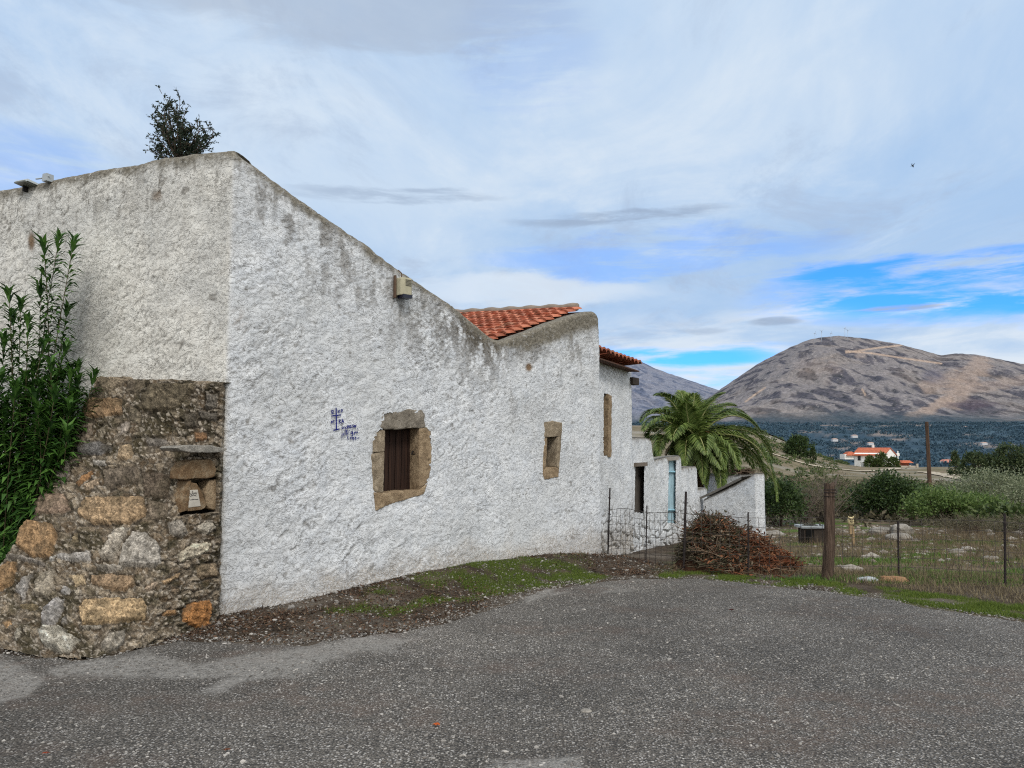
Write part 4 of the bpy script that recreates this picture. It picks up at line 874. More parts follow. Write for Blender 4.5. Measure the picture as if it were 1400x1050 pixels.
# ================================================================== ANNEX, RUINED WALL, ENCLOSURE
def slabwall(name, A, B, top, zb, thick, mat, parent, res=.03, amp=1.0, holes=(), seed=0, n=None, grimef=None, nrow=90, foot=.5):
    """free-standing wall from A to B; top = [(px, py)] traced along its near face; thick goes away from n"""
    A = np.array(A, float); B = np.array(B, float); L = np.linalg.norm(B-A); d = (B-A)/L
    n = np.array([d[1], -d[0]]) if n is None else n
    pt = np.array([onplane(a, b, A, n) for a, b in top]); ts = (pt[:, :2]-A) @ d; o = np.argsort(ts); ts = ts[o]; tz = pt[o, 2]
    q = np.linspace(0, L, int(L/res)+2); zt = np.interp(q, ts, tz)+.02*fbm(q*4, 0*q, seed+2., 4)
    q = q + 0
    rows = np.linspace(0, 1, nrow)
    f = A+q[:, None]*d; k = -n*thick
    pos = np.concatenate([f, f[-1]+np.linspace(.15, .85, 8)[:, None]*k, (f+k)[::-1], f[0]+np.linspace(.85, .15, 8)[:, None]*k])
    nn = np.concatenate([np.tile(n, (len(f), 1)), np.tile(d, (8, 1)), np.tile(-n, (len(f), 1)), np.tile(-d, (8, 1))])
    za = np.concatenate([zt, np.full(8, zt[-1]), zt[::-1], np.full(8, zt[0])]); qq = np.concatenate([q, L+np.linspace(.15, .85, 8)*thick, q[::-1]+37, -np.linspace(.85, .15, 8)*thick])
    Q, Tt = np.meshgrid(qq, rows, indexing='ij'); Zz = zb+(za[:, None]-zb)*Tt
    D, _ = plaster(Q+seed*7, Zz, amp, 40+seed)
    loose = sstep(foot+.4, foot-.3, Zz-zb+.5*fbm(Q*2, Zz*2, seed+1., 3)); cb, ce = cells(Q*4.2, Zz*6, seed+4, .6)
    D = D + loose*(.03*cb-.035*sstep(.16, .02, ce))
    topd = za[:, None]-Zz
    Dm = D*sstep(0, .06, topd) - .03*sstep(.08, 0, topd)
    V = np.concatenate([pos[:, None]+nn[:, None]*Dm[..., None], Zz[..., None]], -1)
    a, b = V.shape[:2]; V = np.concatenate([V, V[:1]], 0)
    cx_, cy_ = pxof((V[:-1, :-1]+V[1:, :-1]+V[:-1, 1:]+V[1:, 1:])/4); keep = np.ones((a, b-1), bool)
    for h in holes: keep &= ~(inpoly(cx_, cy_, h) & (np.arange(a) < len(f)-1)[:, None])
    nf = len(f); i = np.arange(nf-1); ti = i*b+b-1; tj = (2*nf+8-1-i)*b+b-1
    capf = np.stack([ti, ti+b, tj-b, tj], -1)
    g = .8*np.clip(.75*sstep(.14, .0, topd+.08*fbm(Q*5, Zz*5, 3., 3)) + loose*sstep(.14, .02, ce)*.95 + .22*sstep(.15, .4, fbm(Q*6, Zz*1.4, seed+6., 4)) + .35*sstep(.33, .42, fbm(Q*9, Zz*9, seed+3., 2)), 0, 1)
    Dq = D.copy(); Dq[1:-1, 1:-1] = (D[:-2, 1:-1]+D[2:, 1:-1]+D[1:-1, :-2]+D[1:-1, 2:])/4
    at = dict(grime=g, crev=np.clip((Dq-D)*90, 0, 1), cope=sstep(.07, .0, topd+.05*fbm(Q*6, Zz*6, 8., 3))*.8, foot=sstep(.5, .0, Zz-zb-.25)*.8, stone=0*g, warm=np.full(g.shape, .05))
    at = {k_: np.concatenate([v, v[:1]], 0).ravel() for k_, v in at.items()}
    return obj(name, V.reshape(-1, 3), [gridf(a+1, b, keep=keep), capf], mat, parent, True, at)
def planeN(A, B):
    d = (np.array(B)-np.array(A)); d /= np.linalg.norm(d); return np.array([d[1], -d[0]])
A1 = P(806, 600, 12.75)[:2]; B1 = P(864, 600, 14.3)[:2]; n1w = planeN(A1, B1); d1w = (B1-A1)/np.linalg.norm(B1-A1)
ann = empty('tiled_annex', (B1[0]-1, B1[1]+.5, gz(B1[0], B1[1])), 'narrow white annex with clay-tiled eaves behind the house end, tall slit window', 'annex')
W1 = [(825.5, 537), (834.5, 541), (834, 624), (825, 623)]
slabwall('wall', A1, B1, [(806, 486), (826, 491), (864, 503)], -.35, 2.2, PLASTER, ann, holes=[W1], seed=1, res=.025, nrow=130, foot=.7)
wn = empty('window', onplane(829, 580, A1, n1w)); wn.parent = ann; wn.location = Vector(onplane(829, 580, A1, n1w))-ann.location; WLOC[wn.name] = onplane(829, 580, A1, n1w)
carve([[(832, 539), (836.5, 541), (836, 625), (832, 624.5)]], A1, n1w, -.25, .03, 'side_stone', FRAME_R, wn, 11, rnd=.006)
planks('shutter', [(814, 530), (838, 534), (838, 630), (814, 628)], A1, n1w, -.24, 4, DARK, wn)  # near-black boards stand in for the unlit dark behind the slit
# eaves: two courses of barrel tiles pitched toward the yard
e0 = onplane(812, 484.5, A1, n1w, .20); e1 = onplane(866, 502.5, A1, n1w, .20)
ue = (e1-e0); ntl = 11; up = np.array([-n1w[0], -n1w[1], .05])
e1x = e0+ue*1.14
tile_field('tile', e0+up*2.4+np.array([0, 0, .05]), ue*1.14/ntl, -up*2.4/6, ntl, 6, TILE.m, ann, r=.06, lift=.05).name = 'roof_tiles'
mb = MB(); k_ = np.array([0, 0, -.03])
mb.add(np.array([e0+k_-up*.02, e1x+k_-up*.02, e1x+up*2.4+k_, e0+up*2.4+k_, e0+k_*1.7-up*.02, e1x+k_*1.7-up*.02, e1x+up*2.4+k_*1.7, e0+up*2.4+k_*1.7]), np.array([[0,1,2,3],[7,6,5,4],[0,4,5,1],[1,5,6,2],[2,6,7,3],[3,7,4,0]])); mb.build('eave_board', flatmat('eave_mortar', (84, 60, 48)), ann)
mb = MB(); b0 = onplane(864, 521, A1, n1w, .0); mb.box(b0+np.array([d1w[0], d1w[1], 0])*.05+np.array([0, 0, 0]), .30, .12, .13, np.append(d1w, 0), np.append(n1w, 0)); mb.build('beam_end', flatmat('dark_beam', (58, 50, 44)), ann)
# ruined stepped wall with two openings
A2 = B1+d1w*.0-n1w*.12; d2 = np.array([.42, .907]); d2 /= np.linalg.norm(d2)
A2 = B1 - n1w*.10 - d1w*.25
B2 = P(966, 620, 19.6)[:2]; n2w = planeN(A2, B2)
ruin = empty('ruined_wall', (A2[0], A2[1], -.3), 'roofless ruined white wall stepping down, with a grey opening and a pale blue door', 'ruined wall')
H1 = [(868.5, 637), (881, 637), (880, 702), (867.5, 700)]; H2 = [(914.5, 629), (924, 629), (923.5, 716), (913, 714)]
slabwall('wall', A2, B2, [(850, 596), (864, 598), (880, 598), (890, 599.5), (891.5, 612), (893, 622), (895, 629), (905, 626), (913, 624.5), (930.5, 623), (931.5, 640), (940, 638), (952.5, 637.5), (953.5, 669), (966, 666.5)], -.9, .32, PLASTER, ruin, holes=[H1, H2], seed=2, res=.022, nrow=120, foot=.95)
planks('door', [(911, 628), (926, 628), (926, 716), (910, 716)], A2, n2w, -.05, 4, flatmat('pale_blue_paint', (158, 186, 196), .7, .25, 5), ruin)['label'] = 'faded pale blue plank door'
mb = MB()
for zz in (.2, .8):
    a = lerp(onplane(913, 628, A2, n2w, -.03), onplane(913, 715, A2, n2w, -.03), zz); b = lerp(onplane(925, 628, A2, n2w, -.03), onplane(925, 715, A2, n2w, -.03), zz); mb.tube([a, b], .025, 4)
mb.build('door_rail', flatmat('pale_blue_rail', (138, 178, 192)), ruin)
planks('shutter', [(865, 632), (884, 632), (884, 706), (864, 705)], A2, n2w, -.13, 5, flatmat('grey_weathered_boards', (84, 78, 72), .9, .3, 6), ruin)['label'] = 'grey weathered board shutter closing the opening'
for hx_, s1 in ((H1, 0), (H2, 1)):
    mb = MB(); a, b, c_, d_ = [onplane(*h, A2, n2w, .012) for h in hx_]
    mb.box((a+b)/2+np.array([0, 0, .03]), np.linalg.norm(b-a)+.1, .10, .07, np.append((B2-A2), 0), np.append(n2w, 0)); mb.build('lintel', flatmat('weathered_lintel', (150, 144, 134) if s1 else (110, 100, 90)), ruin)
# enclosure: sloping wall in front, white wall behind
A3 = P(961, 640, 18.9)[:2]; B3 = P(1032, 640, 17.7)[:2]; n3w = planeN(A3, B3)
en = empty('enclosure_wall', (B3[0], B3[1], -.7), 'low white enclosure wall with sloping grey-capped top beside the brush heap', 'wall')
slabwall('wall', A3, B3, [(961, 683), (966, 680), (985, 672), (1005, 662), (1020, 654.5), (1024, 652), (1032, 646.5)], -1.1, .34, PLASTER, en, seed=3, res=.025, nrow=80, foot=.3)
cp_ = [onplane(a, b-1.2, A3, n3w, -.17) for a, b in [(963, 681.5), (985, 671.5), (1005, 661.5), (1021, 653.5)]]
mb = MB(); cp_ = np.array(cp_); mb.grid(np.stack([cp_+np.append(n3w, 0)*.20+[0, 0, -.05], cp_+np.append(n3w, 0)*.20+[0, 0, .01], cp_-np.append(n3w, 0)*.2+[0, 0, .03], cp_-np.append(n3w, 0)*.2+[0, 0, -.05]])); mb.build('coping', flatmat('grey_coping', (108, 104, 98), .9, .3, 9), en)
A4 = P(950, 640, 23.0)[:2]; B4 = P(1028, 640, 21.8)[:2]; n4w = planeN(A4, B4)
bw = empty('back_wall', ((A4[0]+B4[0])/2, A4[1], -.9), 'white wall with tile debris on its top, behind the sloping enclosure wall', 'wall')
slabwall('wall', A4, B4, [(950, 646), (975, 649), (990, 651), (1002, 649), (1028, 648)], -1.3, .4, PLASTER, bw, seed=4, res=.03, nrow=60, foot=.2)
mb = MB()
for k in range(26):
    p = onplane(RNG.uniform(985, 1028), 646, A4, n4w, RNG.uniform(-.5, -.05)); p[2] += RNG.uniform(-.03, .10); a = RNG.uniform(0, 6)
    mb.box(p, RNG.uniform(.1, .34), RNG.uniform(.06, .2), RNG.uniform(.02, .05), (cos(a), sin(a), RNG.uniform(-.3, .3)), (-sin(a), cos(a), 0), col=None)
mb.build('tile_debris', flatmat('broken_tiles', (126, 108, 92), .9, .35, 5), bw)
# ================================================================== FENCE
FP = np.array([gp(a, b) for a, b in [(831, 752), (883, 764), (935, 775), (1023, 784), (1131, 790), (1229, 788), (1375, 801), (1530, 812), (1680, 820)]])
FP3 = np.array([[x, y, gz(x, y)] for x, y in FP])
fen = empty('wire_fence', FP3[4], 'rusty square-mesh wire fence on thin iron stakes and one wooden post', 'fence')
RUST = flatmat('rusty_iron', (46, 40, 40), .8, .35, 30); WIRE = flatmat('weathered_wire', (74, 68, 64), .7, .3, 20)
seg = np.concatenate([[0], np.cumsum(np.hypot(*np.diff(FP, axis=0).T))])
ft = np.arange(0, seg[-1], .125); fx = np.interp(ft, seg, FP[:, 0]); fy = np.interp(ft, seg, FP[:, 1]); fz = gz(fx, fy)
rows = np.linspace(.02, .74, 7)
NODE = np.zeros((len(ft), len(rows), 3))
for j, h in enumerate(rows):
    NODE[:, j, 0] = fx+.02*fbm(ft*1.3, h*2+0*ft, 1., 3); NODE[:, j, 1] = fy+.05*fbm(ft*.9, h*1.5+0*ft, 5., 3); NODE[:, j, 2] = fz+h+.035*fbm(ft*.8, h+0*ft, 7., 3)-.03*np.abs(np.sin(ft*1.7))*(h/.74)
mb = MB()
for i in range(len(ft)): mb.tube(NODE[i], .0025, 4)
for j in range(len(rows)): mb.tube(NODE[:, j], .0025 if j < len(rows)-1 else .0036, 4)
mb.build('wire_mesh', WIRE, fen, True)
def stake(px, py, tx, ty, r, name='stake'):
    b = np.append(gp(px, py), 0); b[2] = gz(b[0], b[1]); t = P(tx, ty, b[1]+.02); mb = MB()
    e = (t-b)/np.linalg.norm(t-b)
    # angle-iron stake: L section with a pointed foot
    u = np.array([1, 0, 0.]); w_ = np.array([0, 1, 0.])
    for (du, dv, su, sv) in ((0, 0, r*2, r*.5), (-r*.8, r*.7, r*.5, r*1.6)):
        L = np.linalg.norm(t-b)+.25; mb.box((b+t)/2-e*.125+u*du*.6+w_*dv*.6, su*.6, sv*.6, L, u, w_, e)
    for k in (.35, .62, .85): mb.tube([lerp(b, t, k)+np.array([a*r*1.3, c*r*1.3-.004, s*.012]) for a, c, s in ((-1, -1, 0), (1, -1, .4), (1, 1, .8), (-1, 1, 1.2), (-1, -1, 1.6))], .0035, 4)
    o = mb.build(name, RUST, fen); return o
for a in [(831, 752, 834, 667, .017), (883, 764, 884.5, 691, .012), (935, 775, 938, 672, .022), (1023, 784, 1023, 700, .012), (1229, 788, 1228, 712, .014), (1375, 801, 1374, 702, .016), (1530, 812, 1531, 708, .015)]:
    stake(*a)
b = np.append(gp(1131, 791), 0); t = P(1135.5, 662, b[1]); t2 = t.copy()
PW = M('post_wood', .9, .1); _n = PW.noise(3, 6, .7, 0, PW.mapping((22, 22, 1.6))); PW.color(PW.ramp(_n, [(.28, lin(40, 34, 31)), (.5, lin(82, 68, 58)), (.75, lin(122, 104, 92))])).bump(_n, .9, .02)
mb = MB(); n_ = 18; hs = np.linspace(-.15, 1, 40); th = np.arange(n_)*2*pi/n_
rows_ = []
for k in hs:
    c_ = lerp(b, t, k)+np.array([.012*sin(k*5), 0, 0]); r = .066*(1-.1*k)*(1+.07*np.sin(th*3+k*4)+.05*np.sin(th*5+1))
    rows_.append(np.stack([c_[0]+r*np.cos(th), c_[1]+r*np.sin(th), c_[2]+0*th+(.02*np.sin(th*2+1)+.012*np.sin(th*5) if k == 1 else 0)], -1))
R3 = np.array(rows_); R3 = np.concatenate([R3, R3[:, :1]], 1); mb.grid(R3)
mb.add(np.concatenate([R3[-1, :-1], [R3[-1, :-1].mean(0)]]), np.array([[i, (i+1) % n_, n_] for i in range(n_)]))
wp = mb.build('wooden_post', PW.m, fen, True); wp['label'] = 'thick weathered round wooden post'
mb = MB()
for zz in (.86, .90, .93): mb.tube([lerp(b, t, zz)+np.array([.075*cos(a), .075*sin(a), .004*a]) for a in np.linspace(0, 2*pi, 16)], .004, 4)
mb.build('wire_wrap', RUST, fen, True)
# ================================================================== VEGETATION
def unit(v): return v/(np.linalg.norm(v, axis=-1)[..., None]+1e-12)
def leafquads(p, d, n, L, W, bend=.25):
    """p base (k,3), d direction, n face normal; 2 quads per leaf, folded along its length"""
    d = unit(d); s = unit(np.cross(d, n)); n = unit(np.cross(s, d)); L = np.broadcast_to(L, (len(p),))[:, None]; W = np.broadcast_to(W, (len(p),))[:, None]
    m_ = p+d*L*.5+n*L*bend*.35; t = p+d*L-n*L*bend*.3
    V = np.stack([p, m_-s*W*.5, m_+n*W*.0-n*W*.12, m_+s*W*.5, t], 1).reshape(-1, 3)
    b = np.arange(len(p))[:, None]*5
    return V, np.concatenate([b+np.array([[0, 1, 4, 2]]), b+np.array([[0, 2, 4, 3]])])
def simpleleaf(p, d, n, L, W):
    d = unit(d); s = unit(np.cross(d, n)); L = np.broadcast_to(L, (len(p),))[:, None]; W = np.broadcast_to(W, (len(p),))[:, None]
    V = np.stack([p, p+d*L*.45-s*W*.5, p+d*L, p+d*L*.45+s*W*.5], 1).reshape(-1, 3)
    return V, np.arange(len(p))[:, None]*4+np.array([[0, 1, 2, 3]])
def rdir(k): return unit(RNG.normal(size=(k, 3)))
BARK = flatmat('bark', (88, 76, 66), .95, .35, 9); GBARK = flatmat('grey_twigs', (112, 100, 92), .95, .3, 9)
LM = dict(
    dark=leafmat('dark_leaves', [(34, 50, 27), (54, 72, 36), (76, 96, 50), (42, 58, 33)]),
    bright=leafmat('bright_leaves', [(64, 84, 40), (92, 116, 58), (120, 138, 78), (76, 96, 48)], tr=.35),
    silver=leafmat('silver_leaves', [(84, 94, 66), (124, 132, 100), (156, 160, 130), (104, 110, 82)]),
    mid=leafmat('mid_leaves', [(52, 66, 36), (76, 92, 48), (96, 108, 62), (64, 76, 44)]),
    grey=leafmat('greybrown_leaves', [(74, 72, 56), (100, 94, 74), (122, 112, 90), (86, 84, 60)]),
    far=leafmat('far_conifer', [(46, 62, 44), (66, 84, 52), (92, 100, 64), (56, 72, 50)]),
    roof=leafmat('juniper_leaves', [(28, 40, 32), (46, 60, 44), (62, 76, 56), (36, 48, 36)]),
    oleander=leafmat('oleander_leaves', [(34, 60, 26), (56, 92, 38), (92, 130, 58), (46, 78, 34)], .42, .3, .4))
def shrub(name, label, cat, base, rx, ry, h, nclump, nleaf, L, W, mat, group=None, stems=7, sx=1.0, low=.15, upright=0., bark=BARK, spread=.22, seed=None):
    h *= .66; base = np.array(base, float); root = empty(name, base, label, cat, group)
    # clumps on an uneven crown
    d = rdir(nclump*3); d = d[d[:, 2] > -.35][:nclump]; k = len(d)
    rad = RNG.uniform(.45, 1.0, k)**.6*(1+.35*fbm(d[:, 0]*1.6+base[0], d[:, 1]*1.6+base[1], d[:, 2]*1.6, 3))
    c = base+np.stack([d[:, 0]*rx*rad, d[:, 1]*ry*rad, h*(low+(1-low)*(.42+.58*d[:, 2]*rad))], -1)
    mb = MB()
    for i in range(stems):
        e = c[RNG.integers(k)]; a = base+np.array([RNG.normal()*.08*rx, RNG.normal()*.08*ry, -.15]); mid = lerp(a, e, .5)+np.array([0, 0, h*.12])+RNG.normal(size=3)*.05*h
        tt = np.linspace(0, 1, 6)[:, None]; pts = (1-tt)**2*a+2*tt*(1-tt)*mid+tt**2*e; mb.tube(pts, np.linspace(.022, .006, 6)*h**.8*sx, 5)
        for _ in range(3):
            s0 = pts[RNG.integers(2, 5)]; mb.tube([s0, lerp(s0, c[RNG.integers(k)], .6)], [.008*h**.8*sx, .003*h**.8*sx], 4)
    mb.build('branches', bark, root, True)
    per = max(1, nleaf//k); cl = np.repeat(c, per, 0); cs = np.repeat(RNG.uniform(.6, 1.25, k), per)[:, None]
    off = RNG.normal(size=cl.shape)*np.array([rx, ry, h*.55])*spread*cs
    p = cl+off; p[:, 2] = np.maximum(p[:, 2], base[2]+.02*h)
    dr = unit(unit(p-(base+[0, 0, h*.35]))*.8+rdir(len(p))*.9+np.array([0, 0, upright])); V, Fq = simpleleaf(p, dr, rdir(len(p)), L*RNG.uniform(.6, 1.3, len(p)), W*RNG.uniform(.7, 1.3, len(p)))
    obj('foliage', V, Fq, mat, root, False); return root
def at(px, Y):                          # stand something on the terrain at image column px, distance Y
    x = (px-CX)/F*Y; return np.array([x, Y, float(gz(x, Y))])
MG = 'shrubs beyond the fence'
shrub('dark_bush', 'dense dark green bush behind the owl-topped stake', 'bush', at(1208, 27), .92, .9, 2.3, 90, 9000, .10, .055, LM['dark'], MG)
shrub('green_bush', 'bright green bush at the foot of the utility pole', 'bush', at(1281, 24), .9, .8, 1.55, 70, 6500, .09, .045, LM['bright'], MG)
shrub('green_bush', 'low bright green bush right of the utility pole bush, under the silvery olive', 'bush', at(1328, 24.5), .8, .8, 1.3, 60, 4600, .09, .045, LM['bright'], MG)
shrub('olive_bush', 'silvery olive bush spreading right of the utility pole', 'bush', at(1345, 29), 1.5, 1.3, 2.5, 120, 9500, .10, .03, LM['silver'], MG, spread=.2)
shrub('olive_bush', 'silvery olive bush cut by the right edge of the photo', 'bush', at(1420, 27), 1.3, 1.1, 2.2, 90, 6500, .10, .03, LM['silver'], MG)
shrub('bramble_bush', 'low dark leafless bramble tangle under the bright green bushes', 'bush', at(1315, 21.5), 1.1, .6, .62, 60, 2600, .12, .012, LM['grey'], MG, stems=34, bark=BARK, sx=.6)
shrub('bramble_bush', 'grey dry bramble thicket at the right edge behind the fence', 'bush', at(1405, 19.5), .9, .6, .85, 50, 2300, .12, .012, LM['grey'], MG, stems=26, bark=GBARK, sx=.6)
shrub('dark_bush', 'dark evergreen shrub just right of the enclosure wall end', 'bush', at(1062, 24), .78, .7, 2.0, 60, 5200, .10, .05, LM['dark'], MG)
shrub('bare_shrub', 'tall bare grey-brown twiggy shrub behind the wooden post', 'bush', at(1122, 26), 1.15, 1.0, 2.7, 90, 1500, .14, .010, LM['grey'], MG, stems=60, bark=GBARK, sx=.55, upright=.5)
shrub('bare_shrub', 'bare twiggy brown shrub between the palm tips and the wooden post', 'bush', at(1093, 25), .9, .8, 2.0, 70, 2400, .13, .012, LM['grey'], MG, stems=40, bark=GBARK, sx=.55)
shrub('green_shrub', 'mid green shrub left of the dark bush, behind the bare shrub', 'bush', at(1150, 31), 1.2, 1.0, 1.5, 60, 4200, .11, .05, LM['mid'], MG)
shrub('grey_shrub', 'grey-green shrub on the dirt terrace above the dark bush', 'bush', at(1190, 42), 1.0, .9, 2.0, 50, 3600, .15, .06, LM['grey'], MG)
shrub('dark_shrub', 'dark shrub left of the utility pole on the terrace', 'bush', at(1243, 42), 1.2, 1.0, 1.9, 60, 4200, .15, .07, LM['dark'], MG)
shrub('olive_shrub', 'olive-brown shrub behind the utility pole', 'bush', at(1278, 43), 1.5, 1.1, 1.9, 70, 4600, .15, .06, LM['mid'], MG)
shrub('green_shrub', 'dark green shrub on the terrace between pole and pine row', 'bush', at(1322, 46), 1.6, 1.1, 1.7, 60, 4200, .16, .07, LM['mid'], MG)
for px, Y, s, lb, lm in [(1372, 22.5, .62, 'low grey-green shrub between the bramble thickets at the right', 'mid'), (1166, 29, .8, 'mid green shrub touching the left side of the dark bush', 'mid'), (1248, 31, .95, 'dark olive shrub behind the foot of the utility pole', 'mid'), (1070, 44, 1.0, 'low green shrub on the bank just right of the palm tips', 'mid'), (1095, 52, 1.2, 'green shrub on the bank above the bare shrub', 'mid'), (1040, 40, 1.2, 'dark shrub half hidden behind the drooping palm fronds', 'dark'), (1135, 60, 1.1, 'small grey-green shrub below the dirt track', 'grey'), (1160, 36, .8, 'small rounded olive shrub left of the grey terrace shrub', 'mid'), (1020, 34, 1.5, 'dark bush filling the gap under the palm on its right', 'dark')]:
    shrub('bank_shrub', lb, 'bush', at(px, Y), 1.5*s, 1.1*s, 1.5*s, 40, 2600, .16, .08, LM[lm], 'shrubs on the far bank')
shrub('hill_shrub', 'dark green shrub on the skyline between the annex and the palm', 'bush', at(872, 60), 1.9, 1.2, 3.2, 60, 3600, .22, .10, LM['mid'])
shrub('hill_shrub', 'brownish dry shrub left of the palm crown, above the ruined wall', 'bush', at(884, 44), 1.1, .9, 2.6, 50, 3000, .16, .06, LM['grey'])
# trees on the far slope
def tree(name, label, base, r, h, mat, group=None, conic=False, n=2600, L=.3):
    base = np.array(base, float); root = empty(name, base, label, 'tree', group)
    mb = MB(); tt = np.linspace(0, 1, 7); pts = np.stack([base[0]+.03*h*np.sin(tt*4), base[1]+0*tt, base[2]-.2+tt*h*.92], -1); mb.tube(pts, lerp(.035, .008, tt)*h, 6)
    nb = 16; ends = []
    for i in range(nb):
        z = RNG.uniform(.18, .9); a = RNG.uniform(0, 2*pi); e = base+np.array([cos(a)*r*.75, sin(a)*r*.75, 0])*(1-z if conic else sin(pi*min(z, .97))**.7)+np.array([0, 0, h*(z+.06)])
        s0 = base+np.array([0, 0, h*z*.8]); mb.tube([s0, lerp(s0, e, .5)+[0, 0, .02*h], e], [.012*h, .008*h, .003*h], 4); ends.append(e)
    mb.build('trunk', BARK, root, True)
    k = 70; z = RNG.uniform(.10, 1, k); a = RNG.uniform(0, 2*pi, k); pr_ = ((1.02-z) if conic else np.sin(pi*np.clip(z*.9+.06, 0, 1))**.6)*r*np.sqrt(RNG.uniform(.15, 1.1, k))
    c = base+np.stack([np.cos(a)*pr_, np.sin(a)*pr_, z*h], -1)
    cl = np.repeat(c, n//k, 0); p = cl+RNG.normal(size=cl.shape)*np.array([r, r, h*.35])*.15
    V, Fq = simpleleaf(p, unit(p-base-[0, 0, h*.3])+rdir(len(p))*.8, rdir(len(p)), L*RNG.uniform(.6, 1.3, len(p)), L*.5)
    obj('crown', V, Fq, mat, root, False); return root
PG = 'pine row on the right'
for px, Y, r, h, lb in [(1328, 96, 1.5, 3.6, 'leftmost rounded pine of the row at the right'), (1345, 98, 1.5, 3.2, 'second pine from the left in the row at the right'), (1360, 95, 1.4, 3.2, 'brownish pine in the middle of the row at the right'), (1378, 94, 1.9, 4.4, 'tallest dark pine of the row at the right'), (1396, 92, 1.7, 4.2, 'pine next to the tallest one at the right edge'), (1418, 90, 1.8, 4.0, 'pine at the end of the row, cut by the photo edge')]:
    b = at(px, Y); b[2] -= .3; tree('pine_tree', lb, b, r, h, LM['far'], PG, n=2200, L=.36)
b = at(1303, 120); tree('young_pine', 'single thin pine standing left of the pine row', b, 1.1, 3.5, LM['far'], None, True, 1400, .34)
b = at(1091, 170); tree('round_tree', 'dark round tree on the slope left of the small cypress', b, 2.5, 4.6, LM['dark'], None, False, 2600, .5)
b = at(1081, 172); tree('round_tree', 'smaller dark green tree left of the dark round tree', b, 1.6, 2.6, LM['mid'], None, False, 1500, .45)
b = at(1110, 168); tree('cypress_tree', 'small narrow dark cypress beside the dirt track', b, .55, 3.4, LM['dark'], None, False, 1400, .28)
# roof bush behind the high parapet
rb_ = P(246, 232, 9.6)
root = empty('roof_bush', rb_, 'dark scraggly juniper-like bush growing above the high house parapet', 'bush')
mb = MB(); PTS = []; DIRS = []
for (px, py) in [(222, 130), (232, 140), (240, 146), (214, 150), (208, 158), (222, 165), (236, 172), (250, 165), (254, 150), (246, 140), (262, 172), (272, 168), (284, 172), (296, 184), (280, 188), (268, 186), (215, 185), (205, 205), (214, 198), (230, 190), (246, 186), (258, 196), (275, 198), (226, 152), (290, 180), (238, 200), (262, 205), (218, 172), (232, 160), (256, 178)]:
    e = P(px, py, 9.6+RNG.uniform(-.35, .35)); m_ = lerp(rb_, e, .5)+np.array([RNG.normal()*.06, RNG.normal()*.06, .06])
    tt = np.linspace(0, 1, 9)[:, None]; c_ = (1-tt)**2*rb_+2*tt*(1-tt)*m_+tt**2*e; c_ = c_+.02*RNG.normal(size=c_.shape)*tt; mb.tube(c_, np.linspace(.013, .003, 9), 5)
    for _ in range(17):
        t = RNG.uniform(.35, 1.04); b0 = (1-t)**2*rb_+2*t*(1-t)*m_+t**2*e; d_ = unit((e-m_)+RNG.normal(size=3)*.35); L_ = RNG.uniform(.04, .14); tw = b0+d_*L_; mb.tube([b0, tw], [.004, .002], 3, cap=False)
        k = 10; q_ = lerp(b0, tw, RNG.uniform(0, 1.1, (k, 1))); PTS.append(q_); DIRS.append(unit(d_*.7+rdir(k)*.8))
mb.build('branches', BARK, root, True)
PTS = np.concatenate(PTS); DIRS = np.concatenate(DIRS); V, Fq = simpleleaf(PTS, DIRS, rdir(len(PTS)), RNG.uniform(.025, .055, len(PTS)), .017)
obj('foliage', V, Fq, LM['roof'], root, False)

# oleander against the left wall
ob = P(20, 800, 7.3); ob[2] = 0
root = empty('oleander', ob, 'tall dark green oleander with long narrow leaves left of the stone buttress', 'shrub')
mb = MB(); LV = []; LF = []; nL = 0; 
def oleander_stem(a, e, lean, full=.55, dens=1.0, leaf=.185):
    global nL
    m_ = lerp(a, e, .5)+lean; tt = np.linspace(0, 1, 14)[:, None]; c_ = (1-tt)**2*a+2*tt*(1-tt)*m_+tt**2*e; mb.tube(c_, np.linspace(.0075, .003, 14), 5)
    Ls = np.linalg.norm(e-a); nw_ = int(Ls*full/.05*dens)
    for i in range(nw_):
        t = 1-full*(i/nw_)**1.05; p0 = (1-t)**2*a+2*t*(1-t)*m_+t**2*e; ax = unit(2*(1-t)*(m_-a)+2*t*(e-m_)); k = 3 if i > 2 else 5
        ph = RNG.uniform(0, 6)+np.arange(k)*2*pi/k; u_ = unit(np.cross(ax, [0.3, .5, .1])); v_ = np.cross(ax, u_)
        up_ = 1.5 if i < 3 else (.5-.8*i/nw_)
        d = unit(np.cos(ph)[:, None]*u_+np.sin(ph)[:, None]*v_+ax*up_+RNG.normal(size=(k, 3))*.15-np.array([0, 0, .25*i/nw_]))
        V, Fq = leafquads(np.tile(p0, (k, 1)), d, np.tile(ax, (k, 1)), leaf*RNG.uniform(.75, 1.2, k), .035*RNG.uniform(.8, 1.2, k), .4); LV.append(V); LF.append(Fq+nL); nL += len(V)
